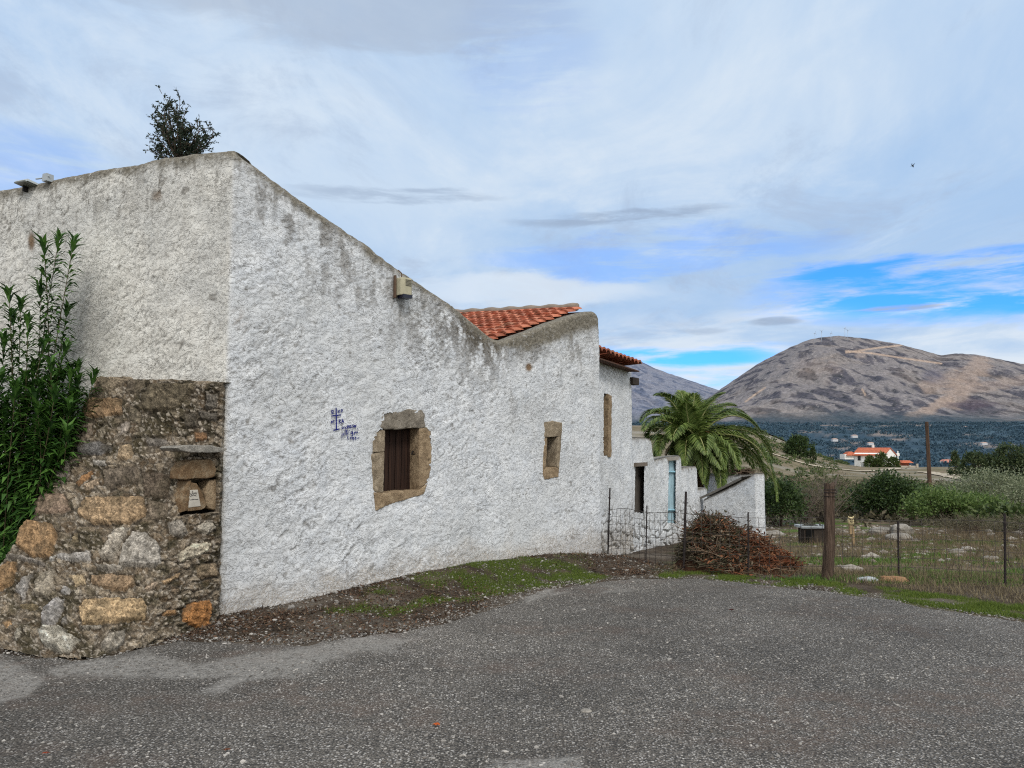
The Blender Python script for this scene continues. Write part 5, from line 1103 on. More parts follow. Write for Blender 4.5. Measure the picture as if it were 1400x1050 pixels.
for (px, py, Y, bx) in [(60, 340, 7.75, 66), (100, 336, 7.8, 74), (80, 331, 7.82, 72), (55, 398, 7.4, 60), (28, 418, 7.4, 40), (12, 405, 7.3, 10), (38, 442, 7.2, 40), (18, 436, 7.5, 20), (92, 425, 7.5, 84), (88, 480, 7.3, 70), (128, 518, 7.35, 80), (60, 475, 7.2, 55), (35, 520, 7.2, 30), (5, 470, 7.3, -5), (-15, 430, 7.4, -20), (-35, 400, 7.5, -40), (100, 545, 7.2, 60), (75, 540, 7.0, 50), (48, 545, 7.0, 36), (20, 545, 7.0, 15), (0, 520, 7.1, -10)]:
    Y += .38 if Y < 7.7 else 0
    a = P(bx*.35+8+RNG.uniform(-12, 12), 760, Y+RNG.uniform(-.1, .1)); a[2] = -.05; e = P(px, py, Y); oleander_stem(a, e, np.array([RNG.normal()*.12, RNG.normal()*.1, .1]), .62 if py < 500 else .8)
for _ in range(150):
    px = RNG.uniform(-90, 112); py = RNG.uniform(500, 770); lim = np.interp(py, [500, 560, 640, 700, 770], [112, 100, 72, 50, 10]); px = min(px, lim+RNG.uniform(-6, 10))
    Y = RNG.uniform(7.35, 7.9); a = P(px*.75-8, 800, Y+.15); a[2] = -.05; e = P(px, py, Y); oleander_stem(a, e, np.array([RNG.normal()*.1, RNG.normal()*.1, .12]), .92, 1.15)
mb.build('stems', flatmat('oleander_stem', (84, 76, 56), .8), root, True)
obj('foliage', np.concatenate(LV), np.concatenate(LF), LM['oleander'], root, False)

# date palm behind the ruined wall
heart = P(946, 606, 22.0); pb = at(946, 22.0)
palm = empty('palm_tree', pb, 'stout date palm with arching feathery fronds behind the ruined wall', 'palm')
TRK = M('palm_trunk_fibre', .95, .1); _v = TRK.voro(9, vec=TRK.mapping((2, 2, 2.6))); TRK.color(TRK.ramp(_v, [(0, lin(120, 92, 62)), (.35, lin(86, 66, 48)), (.7, lin(40, 32, 26))])).bump(_v, .9, .05)
mb = MB(); hs = np.linspace(-.2, heart[2]-pb[2]+.1, 46); th = np.arange(26)*2*pi/26; rws = []
for i, z in enumerate(hs):
    k = i/45; r = .26*(1+.35*k**3-.05*k)*(1+.10*np.sin(th*6+(i % 2)*pi/1)*(1 if i % 2 else -.6)); rws.append(np.stack([pb[0]+r*np.cos(th), pb[1]+r*np.sin(th), pb[2]+z+0*th], -1))
R3 = np.array(rws); R3 = np.concatenate([R3, R3[:, :1]], 1); mb.grid(R3); mb.build('trunk', TRK.m, palm, True)
FROND = leafmat('palm_leaflets', [(66, 82, 38), (100, 122, 58), (132, 146, 80), (80, 104, 48)], .45, .3, .35); RACH = flatmat('palm_rachis', (160, 160, 108), .6, .2)
DRYF = leafmat('dry_palm_leaflets', [(120, 88, 50), (150, 112, 66), (104, 78, 50)], .7, .15)
def frond(tip, apex, name='frond', mat=FROND, wid=1.0, n=96, r0=None):
    p0 = heart+RNG.normal(size=3)*np.array([.10, .10, .08]) if r0 is None else r0
    tt = np.linspace(0, 1, 40)[:, None]; c = (1-tt)**2*p0+2*tt*(1-tt)*apex+tt**2*tip
    T = unit(np.gradient(c, axis=0)); Ls = np.linalg.norm(np.diff(c, axis=0), axis=1).sum()
    f = MB(); f.tube(c, np.linspace(.032, .006, 40), 5); fr = f.build(name, RACH if mat is FROND else flatmat('dry_rachis', (140, 108, 66)), palm, True)
    s = np.linspace(.12, .995, n); i = np.clip((s*39), 0, 38.99); i0 = i.astype(int); fr_ = (i-i0)[:, None]; P0 = c[i0]*(1-fr_)+c[i0+1]*fr_; Tn = T[i0]
    Sd = unit(np.cross(Tn, [0, 0, 1.])); Up = np.cross(Sd, Tn); Lf = .48*wid*1.12*np.sin(np.clip(s*1.02, 0, 1)**.75*pi*.93+.12)**.7*RNG.uniform(.88, 1.08, n)
    VV = []; FF = []; k = 0
    for sg in (-1, 1):
        d = unit(Sd*sg*(.95-.35*s[:, None])+Tn*(.45+.55*s[:, None])+Up*.28+RNG.normal(size=Tn.shape)*.07-np.array([0, 0, .22])); V, Fq = leafquads(P0, d, Up, Lf, .046*RNG.uniform(.8, 1.2, n), .45); VV.append(V); FF.append(Fq+k); k += len(V)
    obj('leaflets', np.concatenate(VV), np.concatenate(FF), mat, fr, False)
def tipP(px, py, dz): return P(px, py, 22.0+dz)
for (tx, ty, ax_p, ay_p, dz) in [(897, 541, 925, 538, -.3), (931, 536, 938, 560, .6), (990, 538, 958, 552, -.2), (877, 576, 900, 545, -.5), (884, 605, 895, 560, .5), (901, 622, 905, 570, -1.0), (1041, 592, 1000, 540, -.3), (1036, 618, 990, 560, .8), (1062, 684, 1050, 570, -.6), (1046, 650, 1015, 575, .3), (1066, 668, 1020, 598, .9), (964, 556, 945, 545, .9), (985, 640, 965, 598, -1.2), (986, 672, 985, 610, -.8), (1010, 640, 995, 580, -1.0), (912, 560, 925, 555, 1.2), (1020, 570, 985, 545, 1.2), (895, 590, 915, 555, 1.5), (1030, 640, 1005, 590, 1.4), (950, 540, 946, 560, -.2), (920, 600, 925, 570, -1.5), (965, 620, 955, 585, -1.6), (938, 552, 940, 575, -1.0), (1005, 555, 970, 550, .3), (1055, 625, 1030, 560, .1), (880, 588, 905, 552, -1.2), (975, 545, 955, 560, 1.6), (1000, 660, 990, 600, 1.3)]:
    tip = tipP(tx, ty, dz); ap = tipP(ax_p, ay_p, dz*.55); frond(tip, ap)
for k in range(7):
    a = k*2*pi/7+RNG.uniform(-.2, .2); r = RNG.uniform(1.1, 1.7); tip = heart+np.array([cos(a)*r, sin(a)*r, -RNG.uniform(.25, .75)]); frond(tip, heart+np.array([cos(a)*r*.75, sin(a)*r*.75, .45]), wid=.9)
for ox, oy, oz in ((-.35, -.9, -.95), (.05, -1.0, -1.05), (.45, -.85, -.95), (-.7, -.7, -.75), (.8, -.6, -.9), (.2, -.7, -1.25)): frond(heart+np.array([ox, oy, oz]), heart+np.array([ox*.9, oy*.9, .25]), wid=.8)
for _ in range(14):
    a = RNG.uniform(0, 2*pi); r = RNG.uniform(.4, .8); tip = heart+np.array([cos(a)*r, sin(a)*r, -RNG.uniform(.35, .8)]); frond(tip, heart+np.array([cos(a)*r*.8, sin(a)*r*.8, .05]), 'dead_frond', DRYF, .55, 36)
mb = MB()
for _ in range(60):
    a = RNG.uniform(0, 2*pi); r = RNG.uniform(.25, .6); z = RNG.uniform(-.1, .5); e = heart+np.array([cos(a)*r, sin(a)*r, z]); mb.tube([heart, lerp(heart, e, .6)+[0, 0, .1], e+[0, 0, -.1]], [.014, .010, .006], 4)
mb.build('fruit_stalks', flatmat('orange_fruit_stalks', (164, 112, 54), .7, .3), palm)

# brush heap behind the fence
hb = np.append(gp(1012, 783), 0)+np.array([0, .75, 0]); hb[2] = gz(hb[0], hb[1])
heap = empty('brush_heap', hb, 'heap of cut dry branches, grey-green at left and reddish brown at right, behind the fence', 'brush heap')
def heaph(x, y):
    e = np.exp(-(np.abs((x-hb[0]+.14)/.36))**3-((y-hb[1])/.5)**2)*.64; e2 = np.exp(-((x-hb[0]-.24)/.46)**2-((y-hb[1]+.1)/.42)**2)*.50
    return np.maximum(e, e2)*(1+.25*fbm(x*4, y*4, 3., 3))
hx_, hy_ = np.meshgrid(np.linspace(-1.2, 1.1, 90), np.linspace(-.95, 1.0, 80), indexing='ij'); X = hb[0]+hx_; Y = hb[1]+hy_; hh = heaph(X, Y); Zm = gz(X, Y)+hh*.86+.05*fbm(X*9, Y*9, 4., 4)*(hh > .04)-.03
mm = M('heap_earth', .97, .05); n = mm.noise(26, 5, .7); mm.color(mm.ramp(n, [(.3, lin(34, 28, 24)), (.55, lin(72, 50, 38)), (.75, lin(112, 74, 52))])).bump(n, .9, .03)
obj('core', np.stack([X, Y, Zm], -1).reshape(-1, 3), gridf(90, 80), mm.m, heap)
TWR = leafmat('red_brown_twigs', [(78, 48, 36), (116, 68, 46), (148, 104, 76), (64, 46, 38), (104, 78, 60)], .85, .05, .1); TWG = leafmat('grey_green_twigs', [(58, 54, 44), (92, 84, 68), (52, 56, 38), (126, 114, 96), (76, 62, 50)], .85, .05, .1)
mb = MB()
for _ in range(150):
    x = hb[0]+RNG.uniform(-.36, .66); y = hb[1]+RNG.normal()*.3; h = float(heaph(x, y)); z = float(gz(x, y))+h*.9
    a = RNG.uniform(0, 2*pi); L_ = RNG.uniform(.25, .6); d = np.array([cos(a), sin(a)*.7, RNG.uniform(-.35, .55)]); pe = RNG.normal(size=3)*.12; tt = np.linspace(-.4, .6, 7)[:, None]
    c_ = np.array([x, y, z])+d*L_*tt+pe*(.3-tt**2)+RNG.normal(size=(7, 3))*.008; mb.tube(c_, np.linspace(.009, .0025, 7), 4)
    for k in (3, 4, 5): mb.tube([c_[k], c_[k]+unit(d+RNG.normal(size=3)*.6)*L_*.25], [.004, .0015], 3, cap=False)
mb.build('long_branches', flatmat('pale_dry_wood', (124, 104, 86), .9, .35, 12), heap, True)
for nm, n_, mt, lo, hi in (('grey_branches', 1200, TWG, -.5, .2), ('red_branches', 1200, TWR, -.4, .85)):
    mb = MB(); lv = []; ld = []
    for _ in range(n_):
        x = hb[0]+RNG.uniform(lo, hi); y = hb[1]+RNG.normal()*.38; h = float(heaph(x, y))
        if h < .05 and RNG.random() < .8: continue
        z = float(gz(x, y))+h*RNG.uniform(.75, 1.03)+.01; L_ = RNG.uniform(.10, .42); d = unit(np.array([RNG.normal(), RNG.normal()*.7, RNG.normal()*.28-.12])); pe = unit(np.cross(d, RNG.normal(size=3)))
        p = np.array([x, y, z]); tt = np.linspace(-.5, .5, 4)[:, None]; mb.tube(p+d*L_*tt+pe*L_*(.25-tt**2)*RNG.uniform(.1, .7), np.array([.006, .0055, .0045, .003])*RNG.uniform(.6, 1.5), 3, cap=False)
        lv.append(p+RNG.normal(size=(3, 3))*.06); ld.append(rdir(3))
    o_ = mb.build(nm, mt, heap, True)
    lv = np.concatenate(lv); V, Fq = simpleleaf(lv, np.concatenate(ld), rdir(len(lv)), .06, .022); obj('dry_leaves', V, Fq, mt, o_, False)
# ================================================================== GROUND COVER
def on_ground(x, y): return np.stack([x, y, gz(x, y)], -1)
def sample(poly, n, dens=None):
    p = np.array(poly); out = []
    while sum(len(o) for o in out) < n:
        q = RNG.uniform(p.min(0), p.max(0), (n*2, 2)); q = q[inpoly(q[:, 0], q[:, 1], poly)]
        if dens is not None: q = q[RNG.random(len(q)) < dens(q[:, 0], q[:, 1])]
        out.append(q)
    return np.concatenate(out)[:n]
def blades(name, q, h, w_, mat, label=None):
    p = on_ground(q[:, 0], q[:, 1]); k = len(p); d = unit(np.stack([RNG.normal(size=k)*.55, RNG.normal(size=k)*.55, np.ones(k)], -1)); s = unit(np.stack([RNG.normal(size=k), RNG.normal(size=k), 0*p[:, 0]], -1)); H = (h*RNG.uniform(.4, 1.3, k))[:, None]; W = w_*RNG.uniform(.7, 1.3, (k, 1))
    V = np.stack([p-s*W*.5-[0, 0, .004], p+s*W*.5-[0, 0, .004], p+d*H], 1).reshape(-1, 3)
    o = obj(name, V, np.arange(k)[:, None]*3+np.array([[0, 1, 2]]), mat, None, False); props(o, label, name.replace('_', ' '), None, 'stuff'); return o
GR = leafmat('grass_blades', [(66, 84, 30), (92, 112, 42), (120, 134, 58), (80, 98, 38)], .6, .35); GR2 = leafmat('field_grass', [(62, 92, 34), (86, 122, 46), (112, 138, 62), (74, 100, 40)], .6, .35)
STRAW = leafmat('straw_blades', [(126, 114, 88), (150, 136, 106), (104, 92, 72), (90, 80, 62)], .8, .2)
cl = lambda s, t: (lambda x, y: np.clip(.15+2.2*fbm(x*s, y*s, t, 3), 0, 1))
blades('moss_grass', np.concatenate([sample(GRASS_A, 32000, lambda x, y: np.clip(.34+.4*sstep(-1.2, -.3, x)+3.*fbm(x*2.4, y*2.4, 9., 4)-.5*(1-sstep(-2.2, -.2, x)), 0, 1)*sstep(-.02, .22, sdpoly(x, y, GRASS_A))), sample(W2([(760, 765), (800, 765), (815, 775), (790, 782), (755, 778)]), 900)]), .022, .006, GR, 'low mossy grass on the earth along the white wall')
blades('verge_grass', sample(GRASS_B, 30000, lambda x, y: np.clip(.35+2.6*fbm(x*2.1, y*2.1, 3., 4), 0, 1)*sstep(-.02, .1, sdpoly(x, y, GRASS_B)+.05*fbm(x*5, y*5, 1., 2))), .034, .007, GR, 'short green grass verge along the asphalt edge')
fieldp = [(2.7, 10.6), (3.0, 9.4), (9, 8.4), (12, 12), (13, 20), (6.5, 20), (4.6, 14), (3.2, 12)]
gm_ = lambda x, y: sstep(-.06, .14, fbm(x*.45, y*.9, 12.2, 4)+.16*sstep(13, 10, y)-.10)
blades('field_grass', sample(fieldp, 34000, lambda x, y: gm_(x, y)*.9+.03), .055, .012, GR2, 'patchy green grass in the field beyond the fence')
blades('dry_grass', np.concatenate([sample(fieldp, 26000, lambda x, y: (1-gm_(x, y))*.8+.05), sample(W2([(880, 772), (1130, 786), (1400, 798), (1700, 820), (1700, 806), (1400, 786), (1130, 776), (960, 772)]), 9000), sample(W2([(1130, 789), (1230, 788), (1400, 801), (1800, 830), (1800, 862), (1400, 826), (1230, 805), (1130, 795)]), 7000)]), .09, .006, STRAW, 'dry straw-coloured grass among the stones of the field')
wq = sample([(3.4, 10.2), (9, 9.4), (12, 12), (14, 21), (6.5, 21), (5, 14)], 9000, lambda x, y: np.clip(.2+2.2*fbm(x*.9, y*.9, 14., 4)+.12*(x-5), 0, 1)); blades('dry_weeds', wq, .26, .008, leafmat('weed_stalks', [(96, 82, 64), (130, 112, 88), (78, 68, 56), (112, 102, 70)], .9, .1), 'brown dry weed stalks across the stony field')
# leaf litter and twigs on the banked earth
bank = W2([(300, 842), (450, 806), (600, 772), (700, 756), (823, 750), (940, 772), (930, 782), (830, 786), (720, 778), (620, 790), (480, 826), (380, 852), (230, 880), (215, 872)])
q = np.concatenate([sample(W2([(225, 884), (302, 848), (450, 830), (640, 800), (700, 812), (650, 838), (560, 862), (420, 880), (250, 876)]), 3500), sample(bank, 9000, lambda x, y: np.clip(.5+1.6*fbm(x*1.6, y*1.6, 5., 3), 0, 1))]); p = on_ground(q[:, 0], q[:, 1])+[0, 0, .006]
d = rdir(len(p)); d[:, 2] = np.abs(d[:, 2])*.35; n_ = rdir(len(p)); n_[:, 2] = np.abs(n_[:, 2])+.8
V, Fq = simpleleaf(p, d, n_, RNG.uniform(.015, .06, len(p)), RNG.uniform(.004, .018, len(p)))
props(obj('leaf_litter', V, Fq, leafmat('leaf_litter_brown', [(58, 44, 35), (80, 60, 47), (104, 82, 66), (50, 42, 37), (124, 108, 90)], .9, .05, .1), None, False), 'brown leaf litter and twigs on the earth bank below the white wall', 'leaf litter', None, 'stuff')
# pebbles
ICO = None
def pebbles(name, q, r, mats, label, flat=.6, zoff=0., cat='gravel'):
    global ICO
    if ICO is None:
        bm = bmesh.new(); bmesh.ops.create_icosphere(bm, subdivisions=1, radius=1); ICO = (np.array([v.co[:] for v in bm.verts]), np.array([[v.index for v in f.verts] for f in bm.faces])); bm.free()
    v0, f0 = ICO; k = len(q); p = on_ground(q[:, 0], q[:, 1]); p[:, 2] += zoff
    a = RNG.uniform(0, 2*pi, k); ca, sa = np.cos(a), np.sin(a); sc = np.stack([r*RNG.uniform(.7, 1.4, k), r*RNG.uniform(.6, 1.1, k), r*flat*RNG.uniform(.7, 1.3, k)], -1)
    V = v0[None]*sc[:, None]*(1+RNG.uniform(-.22, .22, (k, len(v0), 1))); V = np.stack([V[..., 0]*ca[:, None]-V[..., 1]*sa[:, None], V[..., 0]*sa[:, None]+V[..., 1]*ca[:, None], V[..., 2]], -1)+p[:, None]
    o = obj(name, V.reshape(-1, 3), (np.arange(k)[:, None, None]*len(v0)+f0[None]).reshape(-1, 3), mats, None, False); return props(o, label, cat, None, 'stuff')
PEB = leafmat('pebble_grey', [(74, 72, 69), (112, 108, 104), (150, 146, 140), (96, 90, 84), (180, 175, 168)], .9, 0, .15)
rr_ = 2.4+RNG.random(46000)**1.4*7.2; aa = np.radians(RNG.uniform(-42, 42, 46000)); q = np.stack([rr_*np.sin(aa), rr_*np.cos(aa)], -1)
q = q[(sdpoly(q[:, 0], q[:, 1], ASPH) > -.12) & (RNG.random(len(q)) < np.clip(.55+1.5*fbm(q[:, 0]*1.1, q[:, 1]*1.1, 2., 3), .1, 1))]
pebbles('loose_gravel', q, np.clip(RNG.lognormal(-5.25, .42, len(q)), .0025, .016), PEB, 'loose grey gravel scattered over the asphalt yard', .6, .009)
bank2 = W2([(215, 884), (302, 846), (450, 812), (620, 785), (760, 775), (800, 797), (740, 808), (650, 838), (560, 862), (420, 880), (250, 874)]); q = np.concatenate([sample(bank, 1700), sample(bank2, 1900)]); pebbles('bank_pebbles', q, np.clip(RNG.lognormal(-4.9, .5, len(q)), .003, .03), PEB, 'small pale pebbles in the earth beside the wall', .6, .004, 'pebbles')
qe = np.stack([RNG.uniform(-4.5, 5, 60000), RNG.uniform(4.5, 10, 60000)], -1); se = sdpoly(qe[:, 0], qe[:, 1], ASPH); qe = qe[(se > -.42) & (se < .12) & (RNG.random(len(qe)) < np.exp(-np.abs(se+.05)/.13))][:6500]
pebbles('edge_grit', qe, np.clip(RNG.lognormal(-5.0, .45, len(qe)), .003, .02), PEB, 'loose grit along the ragged edge of the asphalt', .6, .004, 'grit')
STN_M = leafmat('field_stone', [(106, 99, 92), (140, 133, 124), (170, 164, 156), (124, 112, 100), (190, 184, 176)], .95, 0, .1)
fp2 = [(2.6, 11), (5, 10.2), (10, 10), (14, 14), (15, 24), (8, 24.5), (4.5, 18)]
q = sample(fp2, 1500, lambda x, y: np.clip(.25+1.8*fbm(x*.5, y*.5, 4., 3)+.35*sstep(12, 20, y), .03, 1)); pebbles('field_stones', q, np.clip(RNG.lognormal(-3.45, .6, len(q)), .012, .15), STN_M, 'pale rubble stones strewn over the field', .55, .0, 'rubble')
# larger single stones
def rock(px, Y, r, name, label, flat=.55, mat=None, cat='stone', z=None, ry=None, pt=None):
    b = at(px, Y) if pt is None else pt; bm = bmesh.new(); bmesh.ops.create_icosphere(bm, subdivisions=4, radius=1); v = np.array([k.co[:] for k in bm.verts]); f = np.array([[k.index for k in q_.verts] for q_ in bm.faces]); bm.free()
    s = RNG.uniform(0, 50); hq, eq = cells(v[:, 0]*1.3+s, v[:, 1]*1.3+v[:, 2]*1.7, int(s), .5); v = v*(1+.22*fbm(v[:, 0]*1.4+s, v[:, 1]*1.4, v[:, 2]*1.4, 4)+.16*hq)[:, None]; v = np.sign(v)*np.abs(v)**.85
    return props(obj(name, b+v*np.array([r, (ry or r*.7), r*flat])+[0, 0, r*flat*.35], f, mat or ROCKM, None, True), label, cat)
ROCKM = stonemat('pale_rock', (104, 99, 92), (140, 135, 127), (172, 166, 158), 5)
rock(1325, 20.5, .30, 'field_rock', 'largest pale boulder in the field, left of the bramble tangle', .7).location.x -= 1.9
rock(1203, 21, .42, 'field_rock', 'flat pale rock slab below the dark green bush', .28); rock(1222, 18.5, .30, 'field_rock', 'pale rock left of the fence stake near the dark bush', .4)
rock(1300, 14.5, .16, 'field_rock', 'small white rock in the middle of the field seen through the fence', .4); rock(1345, 12.8, .13, 'field_rock', 'flat white rock near the right fence stakes', .35); rock(1052, 19.5, .28, 'field_rock', 'pale rock just right of the enclosure wall', .4)
wm_ = flatmat('white_bag', (176, 182, 186), .6, .12, 9)
g_ = np.append(gp(1186, 793), 0); g_[2] = gz(g_[0], g_[1])-.01; rock(0, 0, .12, 'grey_stone', 'pale bluish-grey flat stone at the verge right of the wooden post', .32, wm_, 'stone', pt=g_)
g_ = np.append(gp(1222, 793), 0); g_[2] = gz(g_[0], g_[1])-.02; rock(0, 0, .17, 'tan_stone', 'low tan stone on the verge under the fence', .34, stonemat('tan_rock', (128, 92, 66), (150, 116, 86), (170, 140, 110), 8), 'stone', pt=g_)
g_ = np.append(gp(801, 974), 0); g_[2] = gz(g_[0], g_[1])+.004; rock(0, 0, .036, 'pale_stone', 'small flat pale stone alone on the asphalt', .35, None, 'stone', pt=g_)
g_ = np.append(gp(722, 812), 0); g_[2] = gz(g_[0], g_[1])
def dryleaf(px, py, L, label, c):
    b = np.append(gp(px, py), 0); b[2] = gz(b[0], b[1])+.022; a = RNG.uniform(0, 6); t = np.linspace(0, 2*pi, 15)[:-1]; r = L*(.6+.4*np.cos(t*5)); V = np.stack([r*np.cos(t), r*np.sin(t)*.8, .25*L*np.abs(np.sin(t*2.5))], -1)
    V = np.concatenate([V, [[0, 0, 0]]]); R = np.array([[cos(a), -sin(a), 0], [sin(a), cos(a), 0], [0, 0, 1]]); n = len(t)
    props(obj('fallen_leaf', b+V@R.T, np.array([[i, (i+1) % n, n] for i in range(n)]), flatmat('leaf_'+str(px), c, .7, .3, 40), None, False), label, 'leaf')
dryleaf(597, 996, .032, 'orange fallen leaf on the dark asphalt', (190, 96, 44)); dryleaf(62, 1035, .022, 'reddish fallen leaf at the lower left corner', (150, 72, 48)); dryleaf(310, 1031, .026, 'brown fallen leaf near the bottom of the asphalt', (112, 72, 52)); dryleaf(1000, 838, .04, 'dark red-brown leaf on the asphalt below the wooden post', (84, 44, 38))

# ================================================================== FIELD OBJECTS
tb = at(1104, 17.3); tz = tb[2]
trough = empty('feed_trough', tb, 'low dark trough box with pale tray top in the field left of the wooden post', 'trough')
mb = MB(); mb.box(tb+[0, 0, .17], .44, .36, .36); mb.build('body', flatmat('dark_trough', (58, 50, 44), .8, .3, 6), trough)
mb = MB(); mb.box(tb+[-.10, -.19, .18], .17, .03, .28); mb.build('opening', flatmat('black_gap', (12, 12, 12), .9, .1), trough)  # black slab on the front stands in for an opening's dark
mb = MB()
for (cx_, cy_, sx_, sy_) in ((0, -.21, .58, .03), (0, .21, .58, .03), (-.28, 0, .03, .40), (.28, 0, .03, .40)): mb.box(tb+[cx_, cy_, .385], sx_, sy_, .05)
mb.box(tb+[0, 0, .365], .54, .40, .015); mb.build('tray', flatmat('pale_metal_tray', (164, 170, 174), .5, .2, 7, spec=.5), trough)
mb = MB()
for k in range(7): mb.tube([tb+[RNG.uniform(-.24, .24), RNG.uniform(-.15, .15), .39], tb+[RNG.uniform(-.24, .24), RNG.uniform(-.15, .15), .44]], .02, 5)
mb.build('scraps', flatmat('dark_scraps', (72, 70, 62)), trough)
ow = at(1163, 16.5); ow_t = P(1163, 711, 16.5)
owl = empty('stake_with_owl', ow, 'thin wooden stake topped by a pale owl-like head with dark brow', 'stake')
mb = MB(); mb.box((ow+ow_t)/2+[0, 0, -.1], .05, .04, ow_t[2]-ow[2]-.1); mb.box(ow_t+[0, 0, -.20], .075, .06, .18); mb.build('post', flatmat('pale_stake_wood', (150, 128, 98), .9, .3, 12), owl)
mb = MB(); th = np.arange(14)*2*pi/14; rws = [np.stack([ow_t[0]+r*np.cos(th)*1.05, ow_t[1]+r*np.sin(th)*.8, ow_t[2]+z+0*th], -1) for z, r in ((-.10, .02), (-.095, .05), (-.05, .062), (.0, .064), (.035, .058), (.06, .04), (.066, .005))]; R3 = np.array(rws); R3 = np.concatenate([R3, R3[:, :1]], 1); mb.grid(R3)
for s in (-1, 1): mb.tube([ow_t+[s*.035, -.02, .04], ow_t+[s*.055, -.02, .085]], [.022, .004], 6)
mb.build('head', flatmat('pale_owl_paint', (196, 180, 138), .7, .2, 14), owl, True)
mb = MB()
for s in (-1, 1): mb.tube([ow_t+[s*.05, -.05, .035], ow_t+[s*.008, -.062, .008]], .008, 5)
mb.tube([ow_t+[-.035, -.055, -.02], ow_t+[0, -.062, -.035], ow_t+[.035, -.055, -.02]], .006, 5); mb.build('face', flatmat('owl_dark_marks', (60, 48, 36)), owl)
# utility pole
ub = at(1267, 44); ut = P(1267, 577, 44)
mb = MB(); th = np.arange(12)*2*pi/12; hs = np.linspace(0, 1, 26); rws = [np.stack([lerp(ub[0], ut[0], k)+(.125-.035*k)*np.cos(th)*(1+.05*np.sin(th*3+k*6)), lerp(ub[1], ut[1], k)+(.125-.035*k)*np.sin(th), lerp(ub[2]-.5, ut[2], k)+0*th], -1) for k in hs]; R3 = np.array(rws); R3 = np.concatenate([R3, R3[:, :1]], 1); 
up_ = empty('utility_pole', ub, 'single dark wooden utility pole rising behind the bushes', 'pole'); mb.grid(R3); mb.add(np.concatenate([R3[-1, :-1], [ut+[0, 0, .03]]]), np.array([[i, (i+1) % 12, 12] for i in range(12)]))
PM = M('pole_wood', .9, .1); _n = PM.noise(2, 5, .7, 0, PM.mapping((9, 9, .5))); PM.color(PM.ramp(_n, [(.3, lin(52, 42, 36)), (.6, lin(96, 76, 62)), (.8, lin(128, 108, 92))])).bump(_n, .6, .02); mb.build('shaft', PM.m, up_, True)
mb = MB(); mb.tube([ut+[.02, -.10, -.25], ut+[.02, -.16, -.25], ut+[.02, -.16, -.12]], .012, 5); mb.build('bracket', RUST, up_)
# bird
bp = P(1248, 227, 60.); bird = empty('bird', bp, 'small dark bird of prey gliding alone in the sky', 'bird')
BM_ = flatmat('dark_feathers', (26, 26, 32), .8, .3, 20)
mb = MB(); bd = unit(np.array([.55, .6, -.22])); mb.tube([bp+bd*k*.19 for k in (-1.0, -.7, -.3, .2, .6, .85, 1.0)], [.004, .022, .042, .048, .034, .028, .006], 8); mb.add(np.array([bp-bd*.15+[0, 0, .01], bp-bd*.34+[-.05, .04, 0], bp-bd*.36+[.05, -.04, 0]]), np.array([[0, 1, 2]])); mb.build('body', BM_, bird, True)
for s, tip in ((1, np.array([.19, .05, .24])), (-1, np.array([-.21, -.04, -.04]))):
    mb = MB(); W_ = []
    for k in np.linspace(0, 1, 7): c_ = bp+bd*.05+tip*k+np.array([0, 0, .05*sin(k*pi)]); ch = .075*(1-k)**.5*(1 if k < .98 else .1)+.012; W_.append([c_+bd*ch*.5, c_-bd*ch*1.0])
    mb.grid(np.array(W_)); mb.build('wing', BM_, bird, True)
# ================================================================== FAR SLOPE: VILLA, TERRACES, GROVE, TURBINES
WHT = flatmat('white_render', (238, 237, 232), .9, .06, .5, 0); RTI = M('villa_roof_tiles', .85); _n = RTI.noise(1.5, 4, .6); _w = RTI.mapping((3, 3, 3)); RTI.color(RTI.ramp(_n, [(.3, lin(160, 84, 60)), (.7, lin(196, 116, 86))]))
GLS = flatmat('dark_window_glass', (44, 48, 54), .3, .2, 1, 0, spec=.5); STNW = flatmat('terrace_stone', (176, 166, 152), .95, .2, .8)
vb = at(1194, 300); vb[2] -= .3
g = np.array([.60, -.80, 0]); l = np.array([-.80, -.60, 0])      # gable normal (towards us, right) ; eaves normal (towards us, left)
villa = empty('villa', vb, 'white two-storey villa with an orange tiled roof on the far slope', 'house')
Lh, Wh, He, Hr = 12.0, 8.4, 6.0, 8.4
def vp(a, b, z): return vb+g*a+(-l)*b+np.array([0, 0, z])       # a along gable normal, b to the right
mb = MB(); h0 = -2.5
pent = [(-Wh/2, h0), (Wh/2, h0), (Wh/2, He), (0, Hr-.2), (-Wh/2, He)]
Vv = [vp(a, b, z) for a in (-Lh/2, Lh/2) for b, z in pent]
mb.add(np.array(Vv), [np.array([[4, 3, 2, 1, 0], [5, 6, 7, 8, 9]]), np.array([[0, 1, 6, 5], [1, 2, 7, 6], [2, 3, 8, 7], [3, 4, 9, 8], [4, 0, 5, 9]])]); mb.build('wall', WHT, villa)
mb = MB()
for s in (-1, 1):
    a0, a1 = -Lh/2-.6, Lh/2+.25; e = s*(Wh/2+.7); ze = He-.45
    q_ = [vp(a0, 0, Hr), vp(a1, 0, Hr), vp(a1, e, ze), vp(a0, e, ze)]; lo = [p-np.array([0, 0, .3]) for p in q_]
    mb.add(np.array(q_+lo), np.array([[0, 1, 2, 3], [7, 6, 5, 4], [0, 4, 5, 1], [1, 5, 6, 2], [2, 6, 7, 3], [3, 7, 4, 0]]))
mb.build('roof', RTI.m, villa)
def vwin(face, u, z, w_, h):
    mb = MB()
    if face == 'g': mb.box(vp(Lh/2+.03, u, z), w_, .08, h, -l, g)
    else: mb.box(vp(u, -Wh/2-.03, z), w_, .08, h, g, l)
    f = mb.build('window', GLS, villa)
for u in (-2.6, .9, 2.6): vwin('g', u, 4.4, .85, 1.15)
for u in (-2.6, 2.2): vwin('g', u, 1.2, .9, 1.3)
